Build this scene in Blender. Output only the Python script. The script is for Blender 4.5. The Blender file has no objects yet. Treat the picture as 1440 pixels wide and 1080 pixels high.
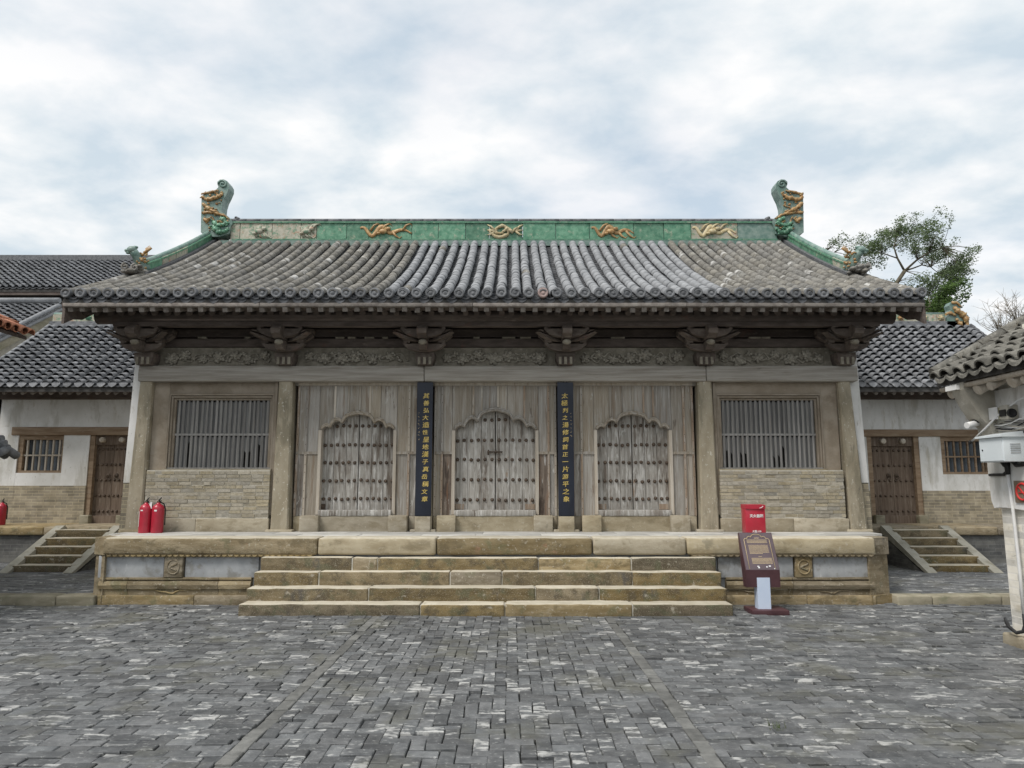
import bpy, bmesh, math, random
from mathutils import Vector, Matrix, noise
random.seed(7)
R = math.radians
# ------------------------------------------------------------------ camera
PITCH = R(8.0); FPX = 1000.0; EYE = 1.7
SC = bpy.context.scene
COL = SC.collection
cam_d = bpy.data.cameras.new('camera'); cam = bpy.data.objects.new('camera', cam_d); COL.objects.link(cam)
cam.location = (0, 0, EYE); cam.rotation_euler = (math.pi/2 + PITCH, 0, 0)
cam_d.sensor_width = 36.0; cam_d.lens = 36.0*FPX/1440.0; cam_d.clip_end = 2000; cam_d.clip_start = .05
SC.camera = cam
# ------------------------------------------------------------------ sky and sun
SUN_EL, SUN_AZ = R(54), R(228)      # azimuth clockwise from +Y: behind the camera, a little to the left
world = bpy.data.worlds.new('World'); SC.world = world; world.use_nodes = True
nt = world.node_tree; nt.nodes.clear()
def N(t, k, **kw):
    n = t.nodes.new(k)
    for a, b in kw.items(): setattr(n, a, b)
    return n
sky = N(nt, 'ShaderNodeTexSky', sky_type='NISHITA'); sky.sun_disc = False
sky.sun_elevation = SUN_EL; sky.sun_rotation = SUN_AZ; sky.air_density = 1.0; sky.dust_density = 2.0
bg1 = N(nt, 'ShaderNodeBackground'); bg1.inputs['Strength'].default_value = .085
nt.links.new(sky.outputs[0], bg1.inputs[0])
tc = N(nt, 'ShaderNodeTexCoord')
sep = N(nt, 'ShaderNodeSeparateXYZ'); nt.links.new(tc.outputs['Generated'], sep.inputs[0])
ab = N(nt, 'ShaderNodeMath', operation='ABSOLUTE'); nt.links.new(sep.outputs[2], ab.inputs[0])
ad = N(nt, 'ShaderNodeMath', operation='ADD'); ad.inputs[1].default_value = .22; nt.links.new(ab.outputs[0], ad.inputs[0])
dx = N(nt, 'ShaderNodeMath', operation='DIVIDE'); nt.links.new(sep.outputs[0], dx.inputs[0]); nt.links.new(ad.outputs[0], dx.inputs[1])
dy = N(nt, 'ShaderNodeMath', operation='DIVIDE'); nt.links.new(sep.outputs[1], dy.inputs[0]); nt.links.new(ad.outputs[0], dy.inputs[1])
cmb = N(nt, 'ShaderNodeCombineXYZ'); nt.links.new(dx.outputs[0], cmb.inputs[0]); nt.links.new(dy.outputs[0], cmb.inputs[1])
mp = N(nt, 'ShaderNodeMapping'); mp.inputs['Rotation'].default_value = (0, 0, R(20)); mp.inputs['Scale'].default_value = (.95, 1.15, 1)
mp.inputs['Location'].default_value = (3.1, 1.7, 0)
nt.links.new(cmb.outputs[0], mp.inputs[0])
n1 = N(nt, 'ShaderNodeTexNoise'); n1.inputs['Scale'].default_value = 3.7; n1.inputs['Detail'].default_value = 9; n1.inputs['Roughness'].default_value = .54; n1.inputs['Distortion'].default_value = .12
n2 = N(nt, 'ShaderNodeTexNoise'); n2.inputs['Scale'].default_value = .9; n2.inputs['Detail'].default_value = 4
nt.links.new(mp.outputs[0], n1.inputs[0]); nt.links.new(mp.outputs[0], n2.inputs[0])
ramp = N(nt, 'ShaderNodeValToRGB'); e = ramp.color_ramp.elements
e[0].position = .36; e[0].color = (.64, .735, .81, 1); e[1].position = .63; e[1].color = (1, 1, 1, 1)
m_ = ramp.color_ramp.elements.new(.48); m_.color = (.80, .855, .895, 1)
nt.links.new(n1.outputs[0], ramp.inputs[0])
ramp2 = N(nt, 'ShaderNodeValToRGB'); e = ramp2.color_ramp.elements
e[0].position = .36; e[0].color = (.80, .80, .80, 1); e[1].position = .50; e[1].color = (1, 1, 1, 1)
nt.links.new(n2.outputs[0], ramp2.inputs[0])
bg2 = N(nt, 'ShaderNodeBackground'); bg2.inputs['Strength'].default_value = .475
nt.links.new(ramp.outputs[0], bg2.inputs[0])
mixs = N(nt, 'ShaderNodeMixShader'); nt.links.new(ramp2.outputs[0], mixs.inputs[0])
nt.links.new(bg1.outputs[0], mixs.inputs[1]); nt.links.new(bg2.outputs[0], mixs.inputs[2])
wo = N(nt, 'ShaderNodeOutputWorld'); nt.links.new(mixs.outputs[0], wo.inputs[0])
sd = bpy.data.lights.new('sun', 'SUN'); sd.energy = 1.45; sd.angle = R(20); sd.color = (1, .965, .92)
sun = bpy.data.objects.new('sun', sd); COL.objects.link(sun)
sdir = Vector((math.sin(SUN_AZ)*math.cos(SUN_EL), math.cos(SUN_AZ)*math.cos(SUN_EL), math.sin(SUN_EL)))
sun.rotation_euler = sdir.to_track_quat('Z', 'Y').to_euler(); sun.location = (-4, -10, 14)
vs = SC.view_settings; vs.view_transform = 'Standard'; vs.look = 'None'; vs.gamma = 1; vs.exposure = 1.1; vs.use_curve_mapping = False
# ------------------------------------------------------------------ helpers
CP, SP = math.cos(PITCH), math.sin(PITCH)
def A(px, py, Y):
    """a photo pixel as a point on the plane y = Y"""
    u = (px-720)/FPX; v = (540-py)/FPX
    t = Y/(CP - v*SP)
    return Vector((u*t, Y, EYE + t*(SP + v*CP)))
def mat(name, c1, c2, scale=(4, 4, 4), stains=(), rnd=.0, rough=.85, bump=.3, bscale=(60, 60, 60), spec=.3, coat=0, detail=6, metal=0, hue=0, island=False):
    m = bpy.data.materials.new(name); m.use_nodes = True
    t = m.node_tree; t.nodes.clear(); L = t.links.new
    out = N(t, 'ShaderNodeOutputMaterial'); p = N(t, 'ShaderNodeBsdfPrincipled'); L(p.outputs[0], out.inputs[0])
    geo = N(t, 'ShaderNodeNewGeometry')
    at = N(t, 'ShaderNodeAttribute', attribute_name='rnd'); oi = N(t, 'ShaderNodeObjectInfo')
    fr = N(t, 'ShaderNodeMath', operation='ADD'); L(at.outputs['Fac'], fr.inputs[0]); L(oi.outputs['Random'], fr.inputs[1])
    fr2 = N(t, 'ShaderNodeMath', operation='FRACT'); L(fr.outputs[0], fr2.inputs[0]); rv = fr2.outputs[0]
    # every piece takes its own patch of the pattern
    off = N(t, 'ShaderNodeVectorMath', operation='SCALE'); off.inputs[0].default_value = (7.3, 3.1, 9.7)
    L(rv, off.inputs[3])
    pos = N(t, 'ShaderNodeVectorMath', operation='ADD'); L(geo.outputs['Position'], pos.inputs[0]); L(off.outputs[0], pos.inputs[1])
    def nz(sc, det=detail, ro=.6, dist=0., cont=False):
        mpn = N(t, 'ShaderNodeMapping'); mpn.inputs['Scale'].default_value = sc; L(geo.outputs['Position'] if cont else pos.outputs[0], mpn.inputs[0])
        n = N(t, 'ShaderNodeTexNoise'); n.inputs['Scale'].default_value = 1; n.inputs['Detail'].default_value = det
        n.inputs['Roughness'].default_value = ro; n.inputs['Distortion'].default_value = dist
        L(mpn.outputs[0], n.inputs[0]); return n.outputs[0]
    def ramp_(src, lo, hi):
        r = N(t, 'ShaderNodeMapRange'); r.inputs[1].default_value = lo; r.inputs[2].default_value = hi; r.interpolation_type = 'SMOOTHSTEP'
        L(src, r.inputs[0]); return r.outputs[0]
    def mix(f, a, b):
        x = N(t, 'ShaderNodeMix', data_type='RGBA'); 
        if isinstance(f, float): x.inputs[0].default_value = f
        else: L(f, x.inputs[0])
        for s, k in ((a, 6), (b, 7)):
            if isinstance(s, tuple): x.inputs[k].default_value = s + (1,)
            else: L(s, x.inputs[k])
        return x.outputs[2]
    col = mix(ramp_(nz(scale), .32, .68), tuple(c1), tuple(c2))
    if rnd or hue:
        h = N(t, 'ShaderNodeHueSaturation')
        mr = N(t, 'ShaderNodeMapRange'); mr.inputs[3].default_value = 1-rnd; mr.inputs[4].default_value = 1+rnd; L(rv, mr.inputs[0]); L(mr.outputs[0], h.inputs['Value'])
        if hue:
            w = N(t, 'ShaderNodeMath', operation='MULTIPLY'); w.inputs[1].default_value = 7.77; L(rv, w.inputs[0])
            w2 = N(t, 'ShaderNodeMath', operation='FRACT'); L(w.outputs[0], w2.inputs[0])
            m2 = N(t, 'ShaderNodeMapRange'); m2.inputs[3].default_value = 1-hue; m2.inputs[4].default_value = 1+hue; L(w2.outputs[0], m2.inputs[0]); L(m2.outputs[0], h.inputs['Saturation'])
        L(col, h.inputs['Color']); col = h.outputs[0]
    for st in stains:
        c, sc, lo, hi, amt = st[:5]; rw = st[5] if len(st) > 5 else 0
        src = nz(sc, 5, .65, .3, len(st) > 6)
        if rw:
            k = N(t, 'ShaderNodeMath', operation='MULTIPLY_ADD'); k.inputs[1].default_value = rw; L(rv, k.inputs[0])
            w = N(t, 'ShaderNodeMath', operation='MULTIPLY'); w.inputs[1].default_value = 3.77; L(rv, w.inputs[0])
            w2 = N(t, 'ShaderNodeMath', operation='FRACT'); L(w.outputs[0], w2.inputs[0]); L(w2.outputs[0], k.inputs[0]); L(src, k.inputs[2]); src = k.outputs[0]
        f = ramp_(src, lo, hi)
        q = N(t, 'ShaderNodeMath', operation='MULTIPLY'); q.inputs[1].default_value = amt; L(f, q.inputs[0])
        col = mix(q.outputs[0], col, tuple(c))
    L(col, p.inputs['Base Color'])
    p.inputs['Roughness'].default_value = rough; p.inputs['Metallic'].default_value = metal
    p.inputs['Specular IOR Level'].default_value = spec
    if coat: p.inputs['Coat Weight'].default_value = coat; p.inputs['Coat Roughness'].default_value = .15
    if bump:
        b = N(t, 'ShaderNodeBump'); b.inputs['Strength'].default_value = bump; b.inputs['Distance'].default_value = .012
        L(nz(bscale, 7, .65), b.inputs['Height']); L(b.outputs[0], p.inputs['Normal'])
    return m
class MB:
    def __init__(s): s.v = []; s.f = []; s.m = []; s.r = []; s.s = []
    def add(s, vs, fs, m=0, r=None, sm=False):
        o = len(s.v); s.v += [tuple(x) for x in vs]
        if r is None: r = random.random()
        for f in fs: s.f.append([i+o for i in f]); s.m.append(m); s.r.append(r); s.s.append(sm)
    def box(s, x0, x1, y0, y1, z0, z1, m=0, r=None):
        s.add([(x0,y0,z0),(x1,y0,z0),(x1,y1,z0),(x0,y1,z0),(x0,y0,z1),(x1,y0,z1),(x1,y1,z1),(x0,y1,z1)],
              [(0,3,2,1),(4,5,6,7),(0,1,5,4),(1,2,6,5),(2,3,7,6),(3,0,4,7)], m, r)
    def prism(s, pts, a, b, ax='y', m=0, r=None, sm=False):
        n = len(pts)
        def P(p, t): return {'y': (p[0], t, p[1]), 'x': (t, p[0], p[1]), 'z': (p[0], p[1], t)}[ax]
        V = [P(p, a) for p in pts] + [P(p, b) for p in pts]
        r = random.random() if r is None else r
        s.add(V, [tuple(range(n)), tuple(range(2*n-1, n-1, -1))], m, r)
        o = len(s.v)-2*n
        for i in range(n):
            j = (i+1) % n
            s.f.append([o+i, o+n+i, o+n+j, o+j]); s.m.append(m); s.r.append(r); s.s.append(sm)
    def tube(s, path, rad, seg=8, m=0, r=None, caps=True, flat=1.0):
        path = [Vector(p) for p in path]; n = len(path)
        if not isinstance(rad, (list, tuple)): rad = [rad]*n
        V = []; prev = None
        for i, p in enumerate(path):
            d = (path[min(i+1, n-1)] - path[max(i-1, 0)])
            d = d.normalized() if d.length > 1e-9 else Vector((0, 0, 1))
            if prev is None:
                a = d.orthogonal().normalized()
                if abs(d.y) < .9: a = (Vector((0, 1, 0)) - d*d.y).normalized()
            else: a = (prev - d*prev.dot(d)); a = a.normalized() if a.length > 1e-6 else d.orthogonal().normalized()
            prev = a; b = d.cross(a)
            for k in range(seg):
                t = 2*math.pi*k/seg
                V.append(p + (a*math.cos(t)*flat + b*math.sin(t))*rad[i])
        F = []
        for i in range(n-1):
            for k in range(seg):
                k2 = (k+1) % seg
                F.append((i*seg+k, i*seg+k2, (i+1)*seg+k2, (i+1)*seg+k))
        r = random.random() if r is None else r
        o = len(s.v); s.add(V, F, m, r, True)
        if caps:
            s.f.append([o+k for k in range(seg)][::-1]); s.m.append(m); s.r.append(r); s.s.append(False)
            s.f.append([o+(n-1)*seg+k for k in range(seg)]); s.m.append(m); s.r.append(r); s.s.append(False)
    def lathe(s, c, prof, seg=16, m=0, r=None, axis='z', sm=True):
        V = []; c = Vector(c)
        for (rr, h) in prof:
            for k in range(seg):
                t = 2*math.pi*k/seg; a, b = rr*math.cos(t), rr*math.sin(t)
                V.append(c + Vector({'z': (a, b, h), 'y': (a, h, b), 'x': (h, a, b)}[axis]))
        F = []
        for i in range(len(prof)-1):
            for k in range(seg):
                k2 = (k+1) % seg; F.append((i*seg+k, i*seg+k2, (i+1)*seg+k2, (i+1)*seg+k))
        F.append(tuple(range(seg))[::-1]); F.append(tuple((len(prof)-1)*seg+k for k in range(seg)))
        s.add(V, F, m, r, sm)
    def ell(s, c, rx, ry, rz, seg=8, rings=5, m=0, r=None, rot=None):
        V = []; F = []; c = Vector(c)
        for i in range(rings+1):
            ph = math.pi*i/rings
            for k in range(seg):
                t = 2*math.pi*k/seg
                q = Vector((rx*math.sin(ph)*math.cos(t), ry*math.sin(ph)*math.sin(t), rz*math.cos(ph)))
                if rot: q = rot @ q
                V.append(c+q)
        for i in range(rings):
            for k in range(seg):
                k2 = (k+1) % seg; F.append((i*seg+k, (i+1)*seg+k, (i+1)*seg+k2, i*seg+k2))
        s.add(V, F, m, r, True)
    def xf(s, M, other):
        """append another MB moved by M"""
        o = len(s.v); s.v += [tuple(M @ Vector(p)) for p in other.v]
        s.f += [[i+o for i in f] for f in other.f]; s.m += other.m; s.s += other.s; s.r += other.r
    def mesh(s, name, mats):
        me = bpy.data.meshes.new(name); me.from_pydata(s.v, [], s.f)
        if not isinstance(mats, (list, tuple)): mats = [mats]
        for q in mats: me.materials.append(q)
        me.polygons.foreach_set('material_index', s.m); me.polygons.foreach_set('use_smooth', s.s)
        a = me.attributes.new('rnd', 'FLOAT', 'FACE'); a.data.foreach_set('value', s.r)
        me.update(); return me
    def build(s, name, mats, parent=None, **kw):
        return put(name, s.mesh(name, mats), parent, **kw)
def root_of(o):
    w = Vector((0, 0, 0))
    while o is not None: w = w + o.location; o = o.parent
    return w
def put(name, me, parent=None, loc=None, rot=None, kind=None, label=None, cat=None, group=None):
    o = bpy.data.objects.new(name, me); COL.objects.link(o)
    base = root_of(parent) if parent else Vector((0, 0, 0))
    if parent: o.parent = parent
    o.location = (Vector(loc) if loc is not None else Vector((0, 0, 0))) - base
    if rot is not None: o.rotation_euler = rot
    if kind: o['kind'] = kind
    if label: o['label'] = label
    if cat: o['category'] = cat
    if group: o['group'] = group
    return o
def thing(name, label, cat, loc, group=None):
    o = put(name, None, None, loc, label=label, cat=cat, group=group); o.empty_display_size = .2; return o
def part(name, mats, parent, **kw):
    """part(...) returns an MB whose build is one call away"""
    mb = MB(); mb._a = (name, mats, parent, kw); return mb
def done(mb): n, m, p, kw = mb._a; return mb.build(n, m, p, **kw)
def box(name, m, parent, x0, x1, y0, y1, z0, z1, **kw):
    mb = MB(); mb.box(x0, x1, y0, y1, z0, z1); 
    return mb.build(name, m, parent, **kw)
def stone(x0, x1, y0, y1, z0, z1, bev=.015, amp=.006, cut=.16, tread=False):
    """a hewn block: rounded arrises, uneven faces"""
    bm = bmesh.new(); bmesh.ops.create_cube(bm, size=1)
    sx, sy, sz = x1-x0, y1-y0, z1-z0
    for v in bm.verts: v.co = Vector((v.co.x*sx, v.co.y*sy, v.co.z*sz))
    bev = min(bev, .3*min(sx, sy, sz))
    bmesh.ops.bevel(bm, geom=bm.edges[:], offset=bev, segments=2, affect='EDGES', profile=.5)
    for ax, s in ((0, sx), (1, sy), (2, sz)):
        n = min(14, int(s/cut))
        for i in range(1, n):
            c = -s/2 + s*i/n; co = [0, 0, 0]; co[ax] = c; no = [0, 0, 0]; no[ax] = 1
            bmesh.ops.bisect_plane(bm, geom=bm.verts[:]+bm.edges[:]+bm.faces[:], plane_co=co, plane_no=no)
    o = Vector((random.random()*50, random.random()*50, 0)); c = Vector(((x0+x1)/2, (y0+y1)/2, (z0+z1)/2))
    mb = MB(); idx = {}
    for i, v in enumerate(bm.verts):
        p = v.co.copy(); q = (p+o)*5.0
        d = noise.noise_vector(q)*amp + noise.noise_vector(q*3.1)*amp*.5
        idx[v] = i; mb.v.append(tuple(p + d + c))
    r = random.random()
    for f in bm.faces: mb.f.append([idx[v] for v in f.verts]); mb.m.append(1 if (tread and f.normal.z > .55) else 0); mb.r.append(r); mb.s.append(True)  # upward faces take the paler slot: top light painted into the stone
    bm.free(); return mb
# ------------------------------------------------------------------ materials
G = lambda v: (v, v, v)
m_brickg = mat('grey_paving_brick', (.086, .089, .091), (.142, .145, .146), (9, 9, 9),
    [((.24, .235, .21), (3, 3, 3), .60, .80, .35), ((.54, .535, .51), (8, 19, 8), .78, .92, .75, .34, 1), ((.42, .42, .40), (26, 48, 26), .58, .68, .5), ((.05, .052, .055), (5, 5, 5), .58, .70, .6), ((.115, .112, .085), (.9, .9, .9), .50, .66, .6, 0, 1), ((.045, .047, .05), (1.7, 1.7, 1.7), .56, .68, .55, 0, 1)], rnd=.34, rough=.6, bump=.5, bscale=(70, 70, 70), spec=.35, hue=.5)
m_edge = mat('edging_brick', (.115, .115, .108), (.175, .173, .162), (9, 9, 9), [((.34, .31, .22), (2, 2, 2), 1.08, 1.16, .8, .52), ((.07, .07, .065), (6, 6, 6), .55, .68, .6)], rnd=.25, rough=.8, bump=.5)
m_earth = mat('joint_earth', (.055, .055, .05), (.10, .098, .088), (6, 6, 6), [((.09, .10, .05), (2, 2, 2), .6, .75, .4)], rough=.95, bump=.5)
m_kerb = mat('kerb_sandstone', (.20, .18, .125), (.31, .28, .21), (3, 3, 9), [((.16, .17, .10), (2, 2, 5), .52, .72, .65), ((.5, .48, .42), (18, 18, 18), .6, .72, .4)], rnd=.15, bump=.5, bscale=(40, 40, 40))
m_sand = mat('sandstone', (.20, .155, .09), (.315, .258, .168), (3, 3, 11),
    [((.115, .09, .05), (3, 3, 5), .50, .66, .7), ((.13, .13, .07), (3.5, 3.5, 3.5), .55, .68, .6), ((.09, .085, .08), (2, 2, 1.2), .62, .74, .6), ((.47, .43, .35), (22, 22, 22), .57, .68, .6), ((.36, .20, .13), (2.1, 2.1, 2.1), .66, .74, .5), ((.36, .31, .22), (5, 5, 12), .60, .72, .6)], rnd=.26, bump=.9, bscale=(45, 45, 45), hue=.25)
m_step = mat('pitted_step_stone', (.132, .10, .054), (.222, .175, .102), (4, 4, 12), [((.085, .068, .042), (5, 5, 6), .48, .62, .75), ((.10, .105, .06), (4, 4, 4), .52, .64, .6), ((.075, .072, .07), (2.4, 2.4, 1.2), .58, .70, .7), ((.40, .36, .28), (75, 75, 75), .56, .64, .6), ((.05, .042, .03), (60, 60, 60), .58, .66, .6), ((.42, .385, .31), (6, 6, 8), .62, .70, .7)], rnd=.28, bump=1.0, bscale=(90, 90, 90), hue=.25)
m_tread = mat('worn_toplit_tread', (.42, .375, .285), (.54, .495, .40), (5, 5, 5), [((.27, .235, .165), (5, 5, 5), .56, .70, .6)], rnd=.1, bump=.4)  # pale tops: foot wear, plus light from above put into the colour
m_sandpale = mat('pale_sandstone', (.29, .245, .17), (.40, .35, .26), (3, 3, 8),
    [((.19, .155, .095), (3, 3, 5), .50, .68, .65), ((.50, .46, .38), (18, 18, 18), .58, .70, .5), ((.14, .13, .09), (4, 4, 4), .60, .72, .5)], rnd=.18, bump=.5, bscale=(50, 50, 50), hue=.2)
m_slab = mat('pale_side_slab', (.29, .275, .225), (.39, .37, .31), (3, 3, 6), [((.20, .185, .14), (4, 4, 4), .54, .68, .6), ((.47, .45, .39), (18, 18, 18), .60, .70, .5)], rnd=.1, bump=.5)
m_flag = mat('terrace_flagstone', (.36, .35, .325), (.48, .47, .44), (3, 3, 3), [((.22, .22, .21), (1.3, 3, 3), .55, .7, .6)], rnd=.25, bump=.3)
m_cement = mat('cement_render', (.34, .35, .36), (.46, .47, .475), (3, 3, 3), [((.22, .21, .185), (4, 4, 4), .50, .64, .65), ((.27, .25, .20), (14, 14, 14), .58, .68, .5), ((.68, .68, .67), (9, 9, 2), .62, .75, .5)], bump=.25, bscale=(30, 30, 30))
m_mortar = mat('lime_mortar', (.40, .375, .31), (.56, .535, .47), (16, 16, 16), [((.22, .19, .13), (9, 9, 9), .52, .64, .8)], bump=.6)
m_lime = mat('pale_pointing', (.42, .39, .32), (.54, .51, .44), (14, 14, 14), bump=.4)
m_stained = mat('stained_board', (.13, .10, .08), (.22, .18, .145), (26, 26, 1.6), [((.50, .48, .45), (13, 13, 2.4), .56, .64, .8), ((.055, .04, .032), (8, 8, 1.5), .50, .62, .85), ((.24, .13, .075), (12, 12, 1.2), .56, .66, .6)], rough=.9, bump=.8, bscale=(60, 60, 5))
WOODS = [((.20, .14, .09), (14, 14, .9), .54, .66, .6), ((.46, .445, .42), (26, 26, 1.8), .52, .66, .5), ((.085, .06, .045), (7, 7, 1.3), .61, .70, .65), ((.60, .59, .56), (5, 5, 2), .62, .72, .6), ((.12, .10, .085), (60, 60, 1.6), .60, .70, .4)]
m_woodv = mat('weathered_board', (.275, .24, .195), (.375, .342, .295), (26, 26, 1.3), WOODS, rnd=.16, rough=.9, bump=.8, bscale=(70, 70, 4), hue=.35)
m_leaf = mat('weathered_door_board', (.265, .247, .22), (.39, .37, .338), (30, 30, 1.6), [((.58, .565, .535), (22, 22, 2.6), .51, .63, .7), ((.10, .075, .055), (14, 14, 1.3), .54, .64, .75), ((.60, .59, .56), (8, 8, 3.5), .62, .70, .6), ((.15, .12, .095), (3, 3, 1.1), .52, .66, .55), ((.09, .075, .06), (60, 60, 1.5), .60, .68, .7), ((.28, .16, .08), (4, 4, 1.5), .66, .74, .6)], rnd=.12, rough=.92, bump=1, bscale=(60, 60, 4))
m_reddish = mat('reddish_batten', (.27, .20, .145), (.37, .295, .225), (22, 22, 1.5), [((.42, .39, .35), (20, 20, 3), .50, .62, .7), ((.13, .08, .05), (9, 9, 2), .62, .74, .6)], rnd=.15, rough=.9, bump=.6, bscale=(60, 60, 5))
m_pale = mat('bleached_frame_board', (.40, .345, .275), (.50, .455, .39), (24, 24, 1.5), [((.22, .16, .11), (14, 14, 1.2), .56, .72, .6), ((.60, .58, .53), (20, 20, 3), .60, .72, .5)], rnd=.12, rough=.9, bump=.6, bscale=(60, 60, 5))
m_woodh = mat('weathered_beam', (.28, .255, .22), (.39, .365, .325), (1.2, 22, 26), [((.16, .125, .09), (1, 10, 14), .55, .74, .6), ((.45, .43, .39), (2, 20, 30), .57, .72, .55), ((.10, .08, .06), (2, 12, 12), .68, .76, .6)], rnd=.1, rough=.9, bump=.8, bscale=(4, 60, 70))
m_woodf = mat('brown_frame_wood', (.225, .185, .138), (.315, .27, .215), (3, 20, 3), [((.16, .12, .08), (4, 8, 4), .55, .72, .5), ((.42, .38, .32), (12, 12, 12), .62, .75, .4)], rnd=.12, rough=.88, bump=.5, bscale=(25, 25, 25))
m_slat = mat('shaded_slat', (.13, .13, .13), (.195, .192, .185), (30, 30, 1.5), rnd=.25, rough=.9)  # shade in the gaps between the bars put into the slat colour
m_bar = mat('grey_window_bar', (.185, .18, .172), (.285, .275, .26), (30, 30, 1.5), [((.30, .22, .14), (12, 12, 1.2), .62, .76, .6), ((.43, .43, .43), (26, 26, 3), .60, .74, .5)], rnd=.18, rough=.85, bump=.6, bscale=(60, 60, 5))
m_dark = mat('shaded_timber', (.078, .062, .054), (.13, .106, .092), (3, 12, 12), [((.25, .215, .175), (4, 14, 14), .60, .75, .5), ((.17, .085, .06), (3, 3, 3), .60, .74, .35)], rnd=.22, rough=.85, bump=.5, bscale=(20, 40, 40))  # dark timber, its tone lowered to paint in the under-eave shade
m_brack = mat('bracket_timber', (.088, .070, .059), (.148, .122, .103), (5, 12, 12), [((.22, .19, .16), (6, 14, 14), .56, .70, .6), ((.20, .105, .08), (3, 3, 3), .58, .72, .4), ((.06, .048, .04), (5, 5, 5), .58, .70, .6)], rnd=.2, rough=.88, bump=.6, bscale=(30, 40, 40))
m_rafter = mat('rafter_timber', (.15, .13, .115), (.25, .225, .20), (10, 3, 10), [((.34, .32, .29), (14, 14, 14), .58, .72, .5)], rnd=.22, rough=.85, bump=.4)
m_carve2 = mat('worn_carving', (.27, .245, .20), (.38, .35, .29), (14, 14, 14), [((.17, .15, .115), (18, 18, 18), .55, .68, .6)], rnd=.15, rough=.9, bump=.5)
m_carve = mat('carved_board', (.18, .16, .125), (.28, .255, .205), (8, 8, 8), [((.36, .335, .28), (16, 16, 16), .56, .70, .6)], rnd=.12, rough=.9, bump=.5, bscale=(50, 50, 50))
m_col = mat('stone_column', (.28, .24, .17), (.365, .32, .24), (5, 5, 2), [((.17, .15, .105), (4, 4, 1.0), .48, .64, .7), ((.60, .57, .49), (28, 28, 20), .60, .67, .8), ((.10, .09, .07), (5, 5, 2), .62, .72, .6)], rnd=.06, bump=.6, bscale=(60, 60, 60))
m_brickt = mat('tan_brick', (.285, .25, .185), (.385, .345, .27), (16, 16, 16), [((.20, .19, .165), (3, 3, 3), .95, 1.15, .75, .52), ((.50, .46, .38), (25, 25, 25), .62, .74, .4)], rnd=.18, bump=.5, hue=.3)
m_iron = mat('rusty_iron', (.075, .058, .045), (.13, .095, .07), (30, 30, 30), [((.20, .10, .05), (40, 40, 40), .58, .7, .6)], rnd=.2, rough=.6, bump=.4, metal=.35)
m_white = mat('lime_plaster', (.60, .59, .56), (.73, .72, .70), (1.4, 1.4, 1.6), [((.40, .38, .33), (2.8, 2.8, .8), .50, .66, .65), ((.46, .42, .34), (8, 8, 2.5), .57, .70, .55), ((.30, .28, .24), (26, 26, 10), .63, .70, .6)], bump=.2, bscale=(12, 12, 12))
m_tnew = mat('grey_roof_tile', (.225, .23, .238), (.31, .315, .323), (7, 7, 7), [((.16, .162, .17), (5, 5, 5), .56, .72, .4), ((.42, .415, .40), (30, 30, 30), .64, .74, .35)], rnd=.13, rough=.8, bump=.4)
m_told = mat('lichened_roof_tile', (.15, .142, .127), (.245, .232, .207), (12, 12, 12), [((.56, .55, .525), (6, 6, 6), .98, 1.10, .8, .52), ((.11, .105, .095), (9, 9, 9), .55, .70, .65), ((.40, .385, .33), (26, 26, 26), .56, .68, .55)], rnd=.2, rough=.9, bump=.7, hue=.3)
m_tdisc = mat('grey_eave_tile', (.105, .108, .115), (.18, .184, .19), (14, 14, 14), [((.38, .375, .36), (26, 26, 26), .60, .72, .5)], rnd=.2, rough=.8, bump=.5)
m_pan = mat('shaded_pan_tile', (.06, .062, .066), (.11, .112, .118), (8, 8, 8), rnd=.25, rough=.85)  # shadow between the tile rows put into this darker colour
m_twing = mat('dark_wing_tile', (.13, .134, .142), (.235, .24, .25), (8, 8, 8), [((.42, .42, .415), (9, 9, 9), .60, .75, .5), ((.08, .08, .085), (6, 6, 6), .58, .72, .5)], rnd=.25, rough=.7, bump=.4)
m_tside = mat('mossy_side_tile', (.12, .115, .10), (.20, .19, .165), (12, 12, 12), [((.36, .35, .31), (24, 24, 24), .58, .68, .5), ((.07, .068, .06), (8, 8, 8), .55, .68, .6)], rnd=.25, rough=.9, bump=.7)
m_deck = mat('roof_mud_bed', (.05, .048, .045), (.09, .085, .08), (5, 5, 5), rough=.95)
m_green = mat('green_glaze', (.05, .17, .10), (.14, .29, .19), (9, 9, 9), [((.40, .40, .30), (11, 11, 11), .55, .70, .65), ((.03, .10, .05), (4, 4, 4), .55, .7, .4)], rnd=.2, rough=.38, spec=.5, bump=.35, bscale=(40, 40, 40))
m_gworn = mat('worn_ridge_tile', (.34, .33, .25), (.48, .45, .37), (12, 12, 12), [((.10, .24, .15), (10, 10, 10), .50, .60, .7), ((.42, .22, .14), (8, 8, 8), .56, .66, .7), ((.16, .15, .12), (18, 18, 18), .60, .70, .6)], rnd=.12, rough=.6, bump=.5)
m_teal = mat('teal_glaze', (.10, .185, .155), (.22, .295, .255), (9, 9, 9), [((.35, .38, .34), (16, 16, 16), .58, .72, .6)], rnd=.15, rough=.4, spec=.5, bump=.4)
m_amber = mat('amber_glaze', (.27, .135, .045), (.43, .29, .13), (16, 16, 16), [((.20, .28, .14), (12, 12, 12), .58, .70, .5), ((.55, .45, .28), (20, 20, 20), .6, .75, .5)], rnd=.2, rough=.42, spec=.5, bump=.4)
m_pale2 = mat('ochre_relief', (.42, .33, .17), (.52, .45, .30), (12, 12, 12), [((.22, .30, .16), (12, 12, 12), .6, .72, .4)], rnd=.15, rough=.5)
m_red = mat('red_paint', (.36, .011, .03), (.44, .018, .042), (5, 5, 5), [((.30, .10, .10), (9, 9, 9), .60, .74, .3)], rough=.42, spec=.5, bump=0, coat=.3)
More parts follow.
